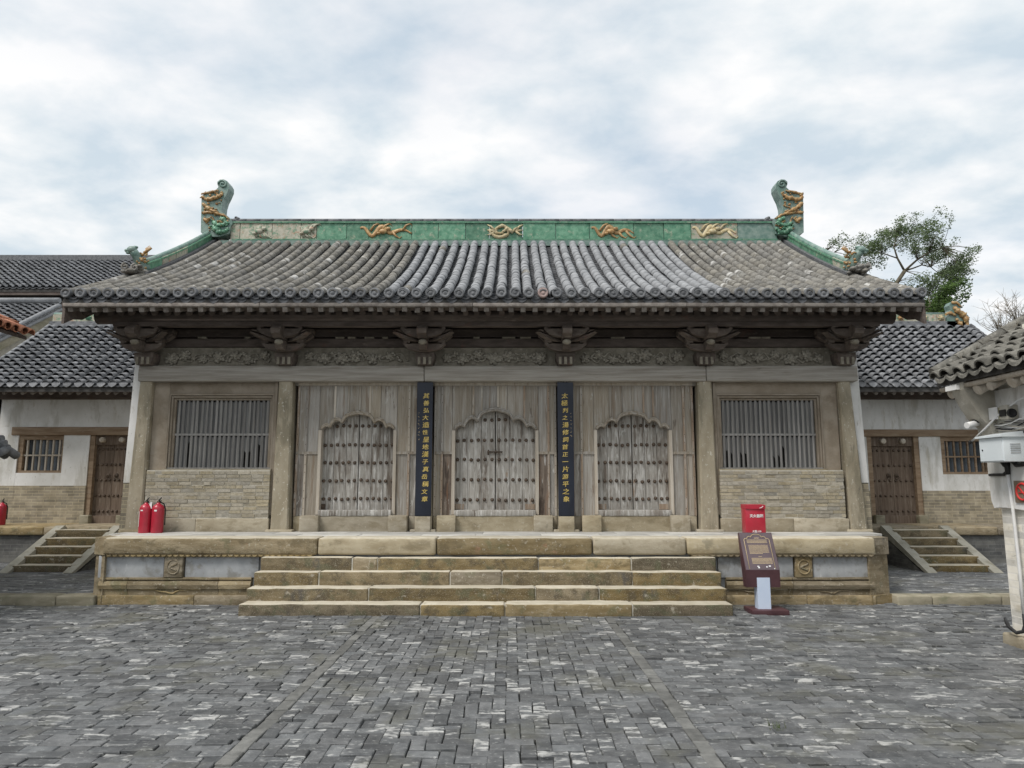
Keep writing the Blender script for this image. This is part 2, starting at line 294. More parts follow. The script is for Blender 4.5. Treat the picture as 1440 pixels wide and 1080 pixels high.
m_black = mat('black_rubber', G(.018), G(.03), (9, 9, 9), rough=.5, bump=.1)
m_wlab = mat('white_print', G(.72), G(.78), (9, 9, 9), rough=.5, bump=0)
m_navy = mat('navy_lacquer', (.009, .012, .022), (.016, .021, .036), (3, 3, 1), [((.05, .055, .07), (20, 20, 2), .6, .74, .4)], rough=.45, bump=.15, spec=.4)
m_gold = mat('gold_paint', (.55, .40, .10), (.68, .52, .18), (20, 20, 20), rough=.4, bump=0, metal=.2)
m_maroon = mat('maroon_board', (.06, .028, .032), (.085, .04, .045), (4, 4, 4), rough=.4, bump=.1)
m_maroonf = mat('maroon_print_face', (.10, .075, .085), (.125, .095, .105), (4, 4, 4), rough=.35, bump=0)
m_goldp = mat('pale_gold_print', (.52, .40, .22), (.62, .50, .30), (20, 20, 20), rough=.5, bump=0)
m_bluew = mat('pale_blue_panel', (.52, .60, .74), (.58, .66, .78), (2, 2, 2), rough=.3, bump=0)
m_boxg = mat('grey_enamel', (.60, .645, .66), (.66, .70, .715), (2, 2, 2), [((.48, .47, .42), (4, 4, 9), .66, .78, .4)], rough=.4, bump=.05)
m_pvc = mat('white_plastic_pipe', G(.62), (.72, .71, .68), (6, 6, 6), rough=.45, bump=.05)
m_glass = mat('dusty_dark_glass', (.07, .085, .10), (.11, .13, .15), (5, 5, 5), rough=.25, bump=0, spec=.5)
m_wdoor = mat('dark_door_wood', (.115, .082, .06), (.19, .145, .11), (24, 24, 1.5), [((.28, .235, .19), (20, 20, 2.5), .55, .7, .6), ((.05, .035, .028), (8, 8, 2), .6, .74, .6)], rnd=.12, rough=.85, bump=.6, bscale=(60, 60, 5))
m_wbeam = mat('brown_lintel_wood', (.20, .135, .085), (.30, .225, .155), (2, 14, 14), [((.38, .33, .27), (4, 14, 14), .58, .74, .5)], rnd=.12, rough=.85, bump=.5)
m_terra = mat('terracotta', (.42, .17, .10), (.50, .24, .15), (6, 6, 6), [((.30, .14, .09), (9, 9, 9), .6, .75, .4)], rnd=.12, rough=.75, bump=.3)
m_gable = mat('old_gable_plaster', (.34, .315, .265), (.46, .435, .375), (3, 3, 3), [((.22, .20, .16), (5, 5, 5), .55, .7, .6), ((.58, .56, .52), (9, 9, 9), .64, .75, .5)], bump=.6)
m_bark = mat('bark', (.10, .085, .06), (.17, .15, .11), (8, 8, 3), rough=.95, bump=.6)
m_twig = mat('dry_twig', (.16, .14, .11), (.26, .23, .18), (8, 8, 8), rough=.95, bump=.3)
def leafmat(name, a, b):
    m = mat(name, a, b, (2, 2, 2), rnd=.38, rough=.6, bump=0, spec=.25, hue=.25)
    t = m.node_tree; p = [n for n in t.nodes if n.type == 'BSDF_PRINCIPLED'][0]
    tr = N(t, 'ShaderNodeBsdfTranslucent'); mx = N(t, 'ShaderNodeMixShader'); mx.inputs[0].default_value = .38
    src = p.inputs['Base Color'].links[0].from_socket; t.links.new(src, tr.inputs[0])
    o = [n for n in t.nodes if n.type == 'OUTPUT_MATERIAL'][0]
    t.links.new(p.outputs[0], mx.inputs[1]); t.links.new(tr.outputs[0], mx.inputs[2]); t.links.new(mx.outputs[0], o.inputs[0]); return m
m_leafd = leafmat('tree_leaves', (.105, .15, .07), (.175, .225, .115))
m_leafg = leafmat('fresh_leaves', (.06, .11, .03), (.11, .17, .05))
m_grass = leafmat('weeds', (.07, .11, .035), (.13, .15, .06))
def brickmat(name, c1, c2, mortar, w, h, stains):
    m = mat(name, c1, c2, (5, 5, 5), stains, bump=0); t = m.node_tree; L = t.links.new
    p = [n for n in t.nodes if n.type == 'BSDF_PRINCIPLED'][0]; src = p.inputs['Base Color'].links[0].from_socket
    g = N(t, 'ShaderNodeNewGeometry'); s = N(t, 'ShaderNodeSeparateXYZ'); L(g.outputs['Position'], s.inputs[0])
    ad = N(t, 'ShaderNodeMath', operation='ADD'); L(s.outputs[0], ad.inputs[0]); L(s.outputs[1], ad.inputs[1])
    c = N(t, 'ShaderNodeCombineXYZ'); L(ad.outputs[0], c.inputs[0]); L(s.outputs[2], c.inputs[1])
    b = N(t, 'ShaderNodeTexBrick'); b.inputs['Scale'].default_value = 1; b.inputs['Brick Width'].default_value = w; b.inputs['Row Height'].default_value = h
    b.inputs['Mortar Size'].default_value = .006; b.inputs['Color1'].default_value = (.72, .72, .72, 1); b.inputs['Color2'].default_value = (1.15, 1.12, 1.05, 1); b.inputs['Mortar'].default_value = mortar + (1,)
    L(c.outputs[0], b.inputs[0])
    x = N(t, 'ShaderNodeMix', data_type='RGBA', blend_type='MULTIPLY'); x.inputs[0].default_value = 1; L(src, x.inputs[6]); L(b.outputs[0], x.inputs[7]); L(x.outputs[2], p.inputs['Base Color'])
    bp = N(t, 'ShaderNodeBump'); bp.inputs['Strength'].default_value = .6; bp.inputs['Distance'].default_value = .01; bp.invert = True; L(b.outputs['Fac'], bp.inputs['Height']); L(bp.outputs[0], p.inputs['Normal'])
    return m
m_bwall = brickmat('small_brick_wall', (.25, .22, .165), (.36, .32, .25), (1.35, 1.32, 1.2), .26, .065, [((.15, .145, .13), (3, 3, 3), .55, .7, .55), ((.48, .45, .38), (4, 4, 8), .62, .75, .5)])
m_bgrey = brickmat('dark_brick_wall', (.10, .10, .10), (.16, .16, .155), (1.2, 1.2, 1.15), .26, .07, [((.25, .24, .21), (3, 3, 3), .6, .75, .5)])
m_bwhite = brickmat('whitewashed_brick', (.60, .575, .52), (.74, .72, .68), (1.02, 1.01, .98), .28, .075, [((.40, .36, .28), (4, 4, 6), .54, .68, .6), ((.20, .20, .195), (1.4, 1.4, 12), .62, .68, .65)])
# ------------------------------------------------------------------ courtyard
court = MB(); court.add([(-400, -300, -.035), (400, -300, -.035), (400, 600, -.035), (-400, 600, -.035)], [(0, 1, 2, 3)])
courtyard = court.build('courtyard', m_earth, kind='structure')
BW, BH = .215, .1075
XL, XR = -1.76, 1.25        # edging lines of the middle strip
bricks = []                 # (cx, cy, along_x, halfL, halfW)
gap = .0026
nx = 14; u = (XR-XL-.108)/(nx*2)
x0 = XL+.054
for iy in range(int(2.6/u), int(9.75/u)+1):
    for ix in range(-1, nx*2):
        k = (ix-iy) % 4
        if k == 0:
            a, b = max(ix, 0), min(ix+2, nx*2)
            if b > a: bricks.append((x0+(a+b)/2*u, (iy+.5)*u, 0, (b-a)*u/2-gap, u/2-gap))
        elif k == 3 and 0 <= ix: bricks.append((x0+(ix+.5)*u, (iy+1)*u, 1, u/2-gap, u-gap))
for xe in (XL, XR):         # long edging bricks on end
    y = 2.6
    while y < 9.9:
        l = random.choice((.215, .215, .24)); bricks.append((xe, y+l/2, 2, .055-gap, l/2-gap)); y += l
def field(xa, xb, ya, yb, off):
    y = ya; row = off
    while y < yb:
        x = xa - random.random()*.02 - (BW/2 if row % 2 else 0)
        h = BH*random.uniform(.94, 1.05)
        while x < xb:
            l = BW*random.uniform(.93, 1.05)
            if random.random() < .06: l *= .55
            a, b = max(x, xa), min(x+l, xb)
            if b-a > .03: bricks.append(((a+b)/2, y+h/2, 0, (b-a)/2-gap, h/2-gap))
            x += l
        y += h; row += 1
field(-9.8, XL-.054, 2.6, 10.75, 0); field(XR+.054, 9.8, 2.6, 10.75, 1)
def brick_mb(hx, hy, t=.06, c=.005, j=0.):
    jj = lambda: random.uniform(-j, j)
    mb = MB(); V = []
    for (sx, sy) in ((-1, -1), (1, -1), (1, 1), (-1, 1)): V.append((sx*hx, sy*hy, -t))
    q = [(sx*hx+jj(), sy*hy+jj(), -c) for (sx, sy) in ((-1, -1), (1, -1), (1, 1), (-1, 1))]
    V += q; V += [(a-c*(1 if a > 0 else -1), b-c*(1 if b > 0 else -1), 0) for a, b, _ in q]
    F = [(8, 9, 10, 11)]
    for i in range(4):
        k = (i+1) % 4; F.append((i, k, 4+k, 4+i)); F.append((4+i, 4+k, 8+k, 8+i))
    mb.add(V, F); return mb
shared = [brick_mb(BW/2-gap, BH/2-gap, j=.003).mesh('brick', m_brickg) for i in range(6)]
shared_v = [brick_mb(u/2-gap, u-gap, j=.003).mesh('brick', m_brickg) for i in range(6)]
shared_h = [brick_mb(u-gap, u/2-gap, j=.003).mesh('brick', m_brickg) for i in range(6)]
def seen(b): return abs(b[0])/max(b[1], .1) < .70 and b[1] > 4.65
vis = sorted([b for b in bricks if seen(b) and b[2] < 2], key=lambda b: -(b[3]*b[4])/(b[1]**3))[:290]
vset = set(id(b) for b in vis)
rest = MB(); edge = MB()
for b in bricks:
    cx, cy, k, hx, hy = b
    cx += random.gauss(0, .003); cy += random.gauss(0, .0025)
    gz = noise.noise(Vector((cx*.7, cy*.7, 0)))*.014 + random.gauss(0, .0036) - (.018 if random.random() < .025 else 0)
    rot = (random.gauss(0, .018), random.gauss(0, .013), random.gauss(0, .018))
    if id(b) in vset:
        if k == 1: me = random.choice(shared_v); s = (1, 1, 1)
        elif k == 0 and abs(hx-(u-gap)) < 1e-4: me = random.choice(shared_h); s = (1, 1, 1)
        else: me = random.choice(shared); s = (hx/(BW/2-gap), hy/(BH/2-gap), 1)
        o = put('brick', me, courtyard, (cx, cy, gz), rot); o.scale = s
    else:
        M_ = Matrix.Translation((cx, cy, gz)) @ Matrix.Rotation(rot[2], 4, 'Z') @ Matrix.Rotation(rot[0], 4, 'X') @ Matrix.Rotation(rot[1], 4, 'Y')
        (edge if k == 2 else rest).xf(M_, brick_mb(hx, hy, j=.003))
rest.build('brick_paving', m_brickg, courtyard, kind='stuff'); edge.build('edging_bricks', m_edge, courtyard, kind='stuff')
# a few weeds in the joints of the courtyard
wd = MB()
for (px, py) in ((1091, 1027), (1086, 1020), (1095, 1024)):
    v = (540-py)/FPX; t = -EYE/(SP+v*CP); P = Vector(((px-720)/FPX*t, t*(CP-v*SP), 0))
    for i in range(9):
        a = random.random()*6.28; l = random.uniform(.015, .04); c = P+Vector((random.gauss(0, .03), random.gauss(0, .012), -.003))
        d = Vector((math.cos(a), math.sin(a), 1.2))*l; w = Vector((-math.sin(a), math.cos(a), 0))*.003
        wd.add([c-w, c+w, c+d*.6+w*.7, c+d, c+d*.6-w*.7], [(0, 1, 2, 3, 4)])
wd.build('weed_tufts', m_grass, kind='stuff', label='tiny green weeds in a joint of the brick paving', cat='weeds')
# raised pavements beside the terrace, edged by kerbs
def pavement(side, xa, xb):
    yk = 10.42
    pv = box('side_pavement', m_earth, None, xa, xb, yk+.2, 15.2, -.03, .10, kind='structure')
    x = xa; js = [xa]
    cuts = ([A(p, 840, yk).x for p in (-60, 78)] if side < 0 else [A(p, 845, yk).x for p in (1312, 1410)])
    js = [xa] + [c for c in cuts if xa < c < xb] + [xb]
    for a, b in zip(js[:-1], js[1:]):
        stone(a+.004, b-.004, yk, yk+.28, -.05, .125, .02, .008).build('kerbstone', m_kerb, pv)
    mb = MB(); y = yk+.285; row = 0
    while y < 15:
        x = xa+.02
        while x < xb-.05:
            l = min(BW*random.uniform(.95, 1.05), xb-x)
            mb.xf(Matrix.Translation((x+l/2, y+BH/2, .122+random.gauss(0, .0025))) @ Matrix.Rotation(random.gauss(0, .01), 4, 'X'), brick_mb(l/2-gap, BH/2-gap, .05))
            x += l
        y += BH
    mb.build('brick_paving', m_brickg, pv, kind='stuff')
pavement(-1, -11.9, -5.93); pavement(1, 5.47, 11.6)
# ------------------------------------------------------------------ terrace
XC = -.28; F = 11.9; TZ = .934; TY = 10.45
ter = thing('stone_terrace', 'long low sandstone terrace with grey plastered panels under the timber hall', 'terrace', (XC, 11.5, 0))
core = [(-5.84, TY+.10), (5.12, TY+.10), (5.42, TY+.22), (5.82, 11.7), (5.82, 19.6), (-6.42, 19.6), (-6.42, 11.6), (-6.08, TY+.26)]
mb = MB(); mb.prism(core, -.05, .86, 'z'); mb.build('core', m_cement, ter)
mb = MB(); mb.prism([(x*.998, y+.01) for x, y in core], .86, TZ-.02, 'z'); mb.build('bedding', m_mortar, ter)
cj = [A(p, 765, TY).x for p in (145, 447, 614, 833, 965, 1231)]
for a, b in zip(cj[:-1], cj[1:]):
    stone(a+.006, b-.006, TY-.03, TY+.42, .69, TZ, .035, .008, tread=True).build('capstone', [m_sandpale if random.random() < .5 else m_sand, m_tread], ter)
# scalloped lower edge of the outer capstones
for (a, b) in ((A(150, 780, TY).x, A(440, 780, TY).x), (A(972, 780, TY).x, A(1228, 780, TY).x)):
    n = int((b-a)/.085); w = (b-a)/n
    mb = MB()
    for i in range(n):
        q = a+i*w
        mb.prism([(q+.002, .695), (q+w*.25, .675), (q+w/2, .668), (q+w*.75, .675), (q+w-.002, .695)], TY-.024, TY+.06, 'y', r=.3)
    mb.box(a, b, TY+.0, TY+.10, .66, .694, r=.3)
    mb.build('scalloped_edging', m_sand, ter)
# flagstones of the walk
x = -6.3; row = 0
for (ya, yb) in ((TY+.424, 11.25), (11.254, 11.72)):
    x = -6.02 if ya < 11 else -6.25
    while x < (5.42 if ya < 11 else 5.6):
        l = min(random.uniform(.7, 1.2), (5.5 if ya < 11 else 5.75)-x)
        if l < .1: break
        stone(x+.003, x+l-.003, ya, yb, TZ-.05, TZ+random.uniform(-.004, .002), .006, .002, .5).build('flagstone', m_flag, ter); x += l
box('threshold_bed', m_flag, ter, -6.2, 5.65, 11.724, 12.6, TZ-.06, TZ-.003)
# front panels
def tx(p, y): return A(p, y, TY+.09).x
for a, b in ((139, 233), (261, 366), (1008, 1115), (1141, 1231)):
    mb = stone(tx(a, 797)+.01, tx(b, 797)-.01, TY+.055, TY+.14, .365, .672, .006, .003, .25); mb.build('plaster_panel', m_cement, ter)
for a, b in ((234, 260), (1116, 1140)):
    mb = stone(tx(a, 797), tx(b, 797), TY+.015, TY+.14, .372, .668, .012, .004, .08)
    blk = mb.build('carved_block', m_sand, ter)
    c = ((tx(a, 797)+tx(b, 797))/2, TY+.014, .52)
    mb = MB()
    mb.tube([(c[0]+.085*math.cos(t*.3927), c[1], c[2]+.10*math.sin(t*.3927)) for t in range(17)], .012, 6, caps=False)
    mb.tube([(c[0]+.05*math.cos(t*.7), c[1]+.002, c[2]-.055+.011*t) for t in range(11)], .014, 6)
    mb.build('medallion', m_sand, blk)
# moulded base
for a, b in ((137, 178), (178, 306), (306, 352), (1022, 1116), (1116, 1231)):
    xa, xb = A(a, 825, TY).x+.003, A(b, 825, TY).x-.003
    pr = [(TY+.13, .372), (TY+.03, .372), (TY+.025, .345), (TY+.06, .335), (TY+.06, .325), (TY+.015, .315), (TY-.005, .27), (TY+.005, .215), (TY+.03, .21), (TY+.03, .12), (TY+.13, .12)]
    mb = MB(); n = max(2, int((xb-xa)/.12)); V = []
    for i in range(n+1):
        xx = xa+(xb-xa)*i/n
        for (y, z) in pr:
            d = noise.noise(Vector((xx*4, y*9, z*9)))*.008; V.append((xx, y+d, z+d*.6))
    k = len(pr); Fs = [tuple(range(k)), tuple(n*k+i for i in range(k))[::-1]]
    for i in range(n):
        for j in range(k):
            j2 = (j+1) % k; Fs.append((i*k+j, (i+1)*k+j, (i+1)*k+j2, i*k+j2))
    mb.add(V, Fs); bs = mb.build('moulded_base', m_sand, ter)
    if xb-xa > .9:      # carved scroll foot
        xm = (xa+xb)/2-.05; mb = MB()
        mb.tube([(xm+t*.05, TY+.028, .205-.05*math.exp(-(t*.36)**2)-.012*math.sin(t*1.7)*math.exp(-(t*.2)**2)) for t in range(-9, 10)], .012, 5)
        mb.build('scroll', m_sand, bs)
fj = [137, 273, 352, 1020, 1135, 1232]
for a, b in ((137, 273), (273, 352), (1020, 1135), (1135, 1232)):
    xa, xb = A(a, 845, TY).x, A(b, 845, TY).x
    stone(xa+.002, xb-.002, TY-.01, TY+.13, -.05, .125, .012, .006).build('footing_stone', m_sand, ter)
# splayed corner pieces
for sgn, P0, P1 in ((1, (5.115, TY+.0), (5.46, TY+.15)), (-1, (-5.84, TY+.0), (-6.06, TY+.16))):
    for (z0, z1, nm, dd) in ((.69, TZ-.004, 'corner_capstone', -.02), (.13, .688, 'corner_stone', .0), (-.05, .128, 'footing_stone', -.02)):
        mb = MB()
        q = [(P0[0], P0[1]+dd), (P1[0]+sgn*-dd, P1[1]+dd), (P1[0]+sgn*-dd+sgn*.02, P1[1]+.9), (P0[0], P1[1]+.9)]
        mid = ((q[0][0]*.45+q[1][0]*.55), (q[0][1]*.45+q[1][1]*.55))
        mb.prism(q, z0, z1, 'z'); mb.build(nm, m_sand, ter)
if 0: mb = MB(); mb.add([(5.15, TY-.03, .0), (5.52, TY+.1, .0), (5.62, 11.4, .12), (5.47, 11.4, .32), (5.44, TY+.18, .30), (5.2, TY+.02, .12)], [(0, 1, 4, 5), (1, 2, 3, 4), (0, 5, 4, 3, 2, 1)]); mb.build('mortar_fillet', m_cement, ter)
# ------------------------------------------------------------------ entrance steps
stp = thing('entrance_steps', 'broad flight of four worn sandstone steps up to the terrace', 'steps', (-.34, 10, 0))
for (yf, yb, z0, z1, px, py) in ((9.58, 10.0, -.05, .145, (334, 591, 710, 890, 1032), 858), (9.85, 10.26, .0, .314, (345, 518, 753, 843, 1023), 837),
                                (10.11, 10.42, .16, .496, (356, 448, 633, 706, 890, 1015), 815), (10.29, 10.46, .33, .668, (365, 495, 531, 757, 888, 1008), 793)):
    xs = [A(p, py, yf).x for p in px]
    for a, b in zip(xs[:-1], xs[1:]):
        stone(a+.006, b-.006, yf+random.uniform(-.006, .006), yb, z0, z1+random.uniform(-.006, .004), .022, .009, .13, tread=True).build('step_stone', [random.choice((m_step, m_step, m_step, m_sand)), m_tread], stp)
    for a in xs[1:-1]:
        mb = MB(); w_ = random.uniform(.005, .010); mb.box(a-w_, a+w_, yf+random.uniform(.014, .024), yb-.02, z0+.01, z1-random.uniform(.008, .02)); mb.build('mortar_joint', m_mortar, stp)
    box('step_core', m_mortar, stp, xs[0]+.05, xs[-1]-.05, yf+.05, yb-.01, z0+.01, z1-.02)
# ------------------------------------------------------------------ the hall
hall = thing('temple_hall', 'old timber temple hall with curved grey tile roof and green glazed ridge', 'hall', (XC, 15.3, TZ))
COLX = [XC+(i-2.5)*2.33 for i in range(6)]
# columns
for i, x in enumerate(COLX):
    hb, ht = (.15, .115) if i in (1, 4) else (.14, .10)
    dx_ = {0: -.045, 5: .085}.get(i, 0)
    mb = MB(); y0 = 11.745 if i in (2, 3) else 11.73; c = .025
    def ring(h, xx, z): return [(xx-h, y0+c, z), (xx-h+c, y0, z), (xx+h-c, y0, z), (xx+h, y0+c, z), (xx+h, y0+.28, z), (xx-h, y0+.28, z)]
    V = []; n = 12
    for k in range(n+1):
        t = k/n; z = TZ-.02+(3.40-TZ+.02)*t
        for p in ring(hb+(ht-hb)*t, x+dx_*(1-t), z):
            d = noise.noise_vector(Vector(p)*4)*.006; V.append((p[0]+d.x, p[1]+d.y, p[2]))
    Fs = [tuple(range(6))[::-1], tuple(n*6+k for k in range(6))]
    for k in range(n):
        for j in range(6): Fs.append((k*6+j, k*6+(j+1) % 6, (k+1)*6+(j+1) % 6, (k+1)*6+j))
    mb.add(V, Fs); co = mb.build('column', m_col, hall)
    stone(x+dx_-hb-.07, x+dx_+hb+.07, y0-.03, y0+.3, TZ-.03, TZ+.035, .015, .004).build('base_stone', m_sandpale, co)
# side walls: plaster over brick, leaning in a little
for s, xa, xb, xc_, xd in ((-1, -6.46, -6.22, -6.34, -6.16), (1, 5.68, 5.93, 5.58, 5.80)):
    zt = 4.9; zm = 1.72; f = (zm-.0)/(zt); 
    pa, pb = xa+(xc_-xa)*f, xb+(xd-xb)*f
    mb = MB(); mb.prism([(xa, 0), (xb, 0), (pb, zm), (pa, zm)], 11.86, 19.2, 'y'); w = mb.build('side_wall_base', m_bwall, hall)
    mb = MB(); mb.prism([(pa, zm), (pb, zm), (xd, zt), (xc_, zt)], 11.85, 19.2, 'y'); mb.build('side_wall', m_white, hall)
    mb = MB(); g = [(11.85, 4.88)] + [(10.7+d, 4.65+.41*d+.0262*d*d-.22) for d in (1.25, 2.2, 3.2, 4.3)] + [(15.3, 6.8)] + [(19.9-d, 4.65+.41*d+.0262*d*d-.22) for d in (4.3, 3.2, 2.2, 1.25)] + [(19.2, 4.88)]
    mb.prism(g, min(xc_, xd)+.02, max(xc_, xd)-.02, 'x'); mb.build('gable', m_bwall, hall)
box('back_wall', m_bgrey, hall, -6.2, 5.6, 19.0, 19.2, 0, 5.1)
# lintels, one beam per bay pair, with a split over each column
lx = [-6.23, COLX[2]-.02, COLX[4]+.02, 5.76]
for a, b in zip(lx[:-1], lx[1:]):
    stone(a+.002, b-.002, 11.70, 12.06, 3.39, 3.655, .02, .006, .12).build('lintel', m_woodh, hall)
box('lintel_backing', m_woodh, hall, -6.2, 5.7, 11.88, 12.1, 3.34, 3.395)
# carved frieze between the bracket sets
fr = box('frieze_board', m_carve, hall, -6.2, 5.72, 11.86, 12.04, 3.64, 3.99)
def flower(mb, x, y, z, r):
    for ring_, n in ((1.0, 7), (.62, 6), (.3, 4)):
        for k in range(n):
            t = 6.283*k/n + random.random()*.6
            c = (x+r*ring_*.62*math.cos(t), y-.018-(1-ring_)*.045, z+r*ring_*.55*math.sin(t))
            mb.ell(c, r*.42*(.6+.4*ring_), .016, r*.27*(.6+.4*ring_), 6, 4, rot=Matrix.Rotation(-t, 3, 'Y'))
for i in range(5):
    mb = MB(); xa, xb = COLX[i]+.30, COLX[i+1]-.30; x = xa+.05
    ph = random.random()*6
    mb.tube([(xa+(xb-xa)*t/40, 11.848, 3.815+.075*math.sin(ph+t*.62)+.02*math.sin(t*1.9)) for t in range(41)], .013, 5)
    k = 0
    while x < xb-.04:
        up = math.sin(ph+(x-xa)/(xb-xa)*40*.62)
        r = random.uniform(.085, .13); z = 3.815-.045*up+random.uniform(-.02, .02)
        if k % 2 == 0: flower(mb, x, 11.85, z, r)
        else:
            for q in range(7):
                t = random.random()*6.28; l = random.uniform(.05, .12); cx, cz = x+math.cos(t)*l*.7, z+math.sin(t)*l*.6
                cz = min(max(cz, 3.69), 3.94)
                mb.tube([(x, 11.85, z), ((x+cx)/2+random.gauss(0, .015), 11.83, (z+cz)/2+random.gauss(0, .015)), (cx, 11.845, cz)], [.008, .020, .005], 5)
        x += random.uniform(.11, .16); k += 1
    mb.build('carving', m_carve2, fr)
# stacked beams above the frieze
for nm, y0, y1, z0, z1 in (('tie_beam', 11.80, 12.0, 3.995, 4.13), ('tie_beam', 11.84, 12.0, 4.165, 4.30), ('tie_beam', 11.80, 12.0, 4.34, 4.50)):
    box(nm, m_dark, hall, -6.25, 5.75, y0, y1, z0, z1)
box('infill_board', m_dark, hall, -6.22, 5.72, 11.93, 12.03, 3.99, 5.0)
for i in range(5):      # pale struts left between the beams
    for t in (.34, .43, .55, .68):
        if random.random() < .8:
            x = COLX[i]+2.33*t; l = random.uniform(.09, .24)
            box('strut_block', m_carve, hall, x, x+l, 11.79, 11.86, 4.133, 4.163)
# bracket sets
def boat(w, h, lift, n=10):
    """outline of a bracket arm: flat top, underside curling up at both ends"""
    top = [(w, h), (w*.86, h*1.0), (w*.84, h*.80), (w*.5, h*.80), (-w*.5, h*.80), (-w*.84, h*.80), (-w*.86, h), (-w, h)]
    bot = [(-w*1.02, h*.78)] + [(-w+2*w*k/n, lift*(abs(-1+2*k/n)**2.6)) for k in range(1, n)] + [(w*1.02, h*.78)]
    return top + bot
for i, x in enumerate(COLX):
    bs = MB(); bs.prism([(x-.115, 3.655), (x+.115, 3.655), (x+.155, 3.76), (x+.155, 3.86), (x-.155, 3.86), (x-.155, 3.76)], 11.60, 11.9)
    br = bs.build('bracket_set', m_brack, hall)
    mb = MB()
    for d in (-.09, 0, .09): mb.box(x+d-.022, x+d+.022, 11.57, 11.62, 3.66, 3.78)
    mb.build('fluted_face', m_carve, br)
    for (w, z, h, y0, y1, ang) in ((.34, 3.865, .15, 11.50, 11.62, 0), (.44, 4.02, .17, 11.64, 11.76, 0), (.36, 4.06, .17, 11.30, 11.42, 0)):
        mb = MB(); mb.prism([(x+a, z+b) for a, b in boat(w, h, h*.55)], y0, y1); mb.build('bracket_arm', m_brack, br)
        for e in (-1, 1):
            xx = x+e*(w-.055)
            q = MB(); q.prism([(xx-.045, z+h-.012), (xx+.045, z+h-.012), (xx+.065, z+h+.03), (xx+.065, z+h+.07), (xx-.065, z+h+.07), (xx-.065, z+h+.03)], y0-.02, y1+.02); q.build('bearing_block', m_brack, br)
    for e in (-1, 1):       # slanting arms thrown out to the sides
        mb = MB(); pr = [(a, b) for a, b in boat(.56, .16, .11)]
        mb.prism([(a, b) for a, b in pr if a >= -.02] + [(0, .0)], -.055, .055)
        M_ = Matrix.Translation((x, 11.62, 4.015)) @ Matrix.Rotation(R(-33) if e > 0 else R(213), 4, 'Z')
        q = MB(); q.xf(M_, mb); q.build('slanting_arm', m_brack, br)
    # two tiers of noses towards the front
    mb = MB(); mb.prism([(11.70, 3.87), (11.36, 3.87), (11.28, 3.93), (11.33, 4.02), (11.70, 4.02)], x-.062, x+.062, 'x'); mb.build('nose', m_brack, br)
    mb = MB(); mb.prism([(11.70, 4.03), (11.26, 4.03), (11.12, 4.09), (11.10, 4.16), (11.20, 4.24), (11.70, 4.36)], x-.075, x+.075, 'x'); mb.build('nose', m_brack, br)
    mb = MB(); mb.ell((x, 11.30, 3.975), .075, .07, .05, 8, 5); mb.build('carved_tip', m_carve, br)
# eave purlin, rafters, boards
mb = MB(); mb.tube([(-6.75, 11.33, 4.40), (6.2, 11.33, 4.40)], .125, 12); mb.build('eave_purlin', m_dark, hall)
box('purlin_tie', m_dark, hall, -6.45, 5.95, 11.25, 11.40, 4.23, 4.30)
def RH(d): return 4.65+.41*d+.0262*d*d
XA, XB = -6.98, 6.42       # verge to verge
NR = 62; RS = (XB-XA-.16)/(NR-1); rowx = [XA+.08+i*RS for i in range(NR)]
n = 72
rm = MB(); rm.box(-.038, .038, 0, .95, -.038, .038); me_r = rm.mesh('flying_rafter', m_rafter)
rm = MB(); rm.tube([(0, 0, 0), (0, 1.75, 0)], .048, 8); me_r2 = rm.mesh('rafter', m_dark)
for i in range(n):
    x = XA+.12+(XB-XA-.24)*i/(n-1)
    put('flying_rafter', me_r, hall, (x+random.gauss(0, .012), 10.765+random.gauss(0, .008), 4.382+random.gauss(0, .004)), (math.atan(.33), 0, random.gauss(0, .012)))
    if i % 2 == 0 or True: put('rafter', me_r2, hall, (x+random.gauss(0, .012), 11.16, 4.42), (math.atan(.42), 0, 0))
x = XA+.03; 
for xe in (-3.9, -.6, 2.7, XB-.03):
    st_ = stone(x, xe-.006, 10.715, 10.80, 4.415, 4.475, .008, .006, .2).build('eave_board', m_rafter, hall); x = xe
dk = MB(); NS = 24
for (za, zb) in ((-.17, -.12),):
    V = []; 
    for k in range(NS+1):
        d = -.0+4.6*k/NS
        for z in (za-.02, zb): V += [(XA+.02, 10.73+d, RH(d)+z), (XB-.02, 10.73+d, RH(d)+z)]
    for k in range(NS+1):
        d = 4.6-4.6*k/NS+0.0
        for z in (za-.02, zb): V += [(XA+.02, 19.87-d+.0, RH(d)+z), (XB-.02, 19.87-d, RH(d)+z)]
    Fs = []
    for k in range(2*NS+1):
        a = k*4; Fs += [(a+2, a+3, a+7, a+6), (a, a+4, a+5, a+1), (a, a+2, a+6, a+4), (a+1, a+5, a+7, a+3)]
    Fs += [(0, 1, 3, 2)]; a = (2*NS+1)*4; Fs += [(a, a+2, a+3, a+1)]
    dk.add(V, Fs)
roof = dk.build('roof', m_deck, hall)
box('soffit_board', m_dark, hall, XA+.1, XB-.1, 10.78, 11.02, 4.425, 4.445)
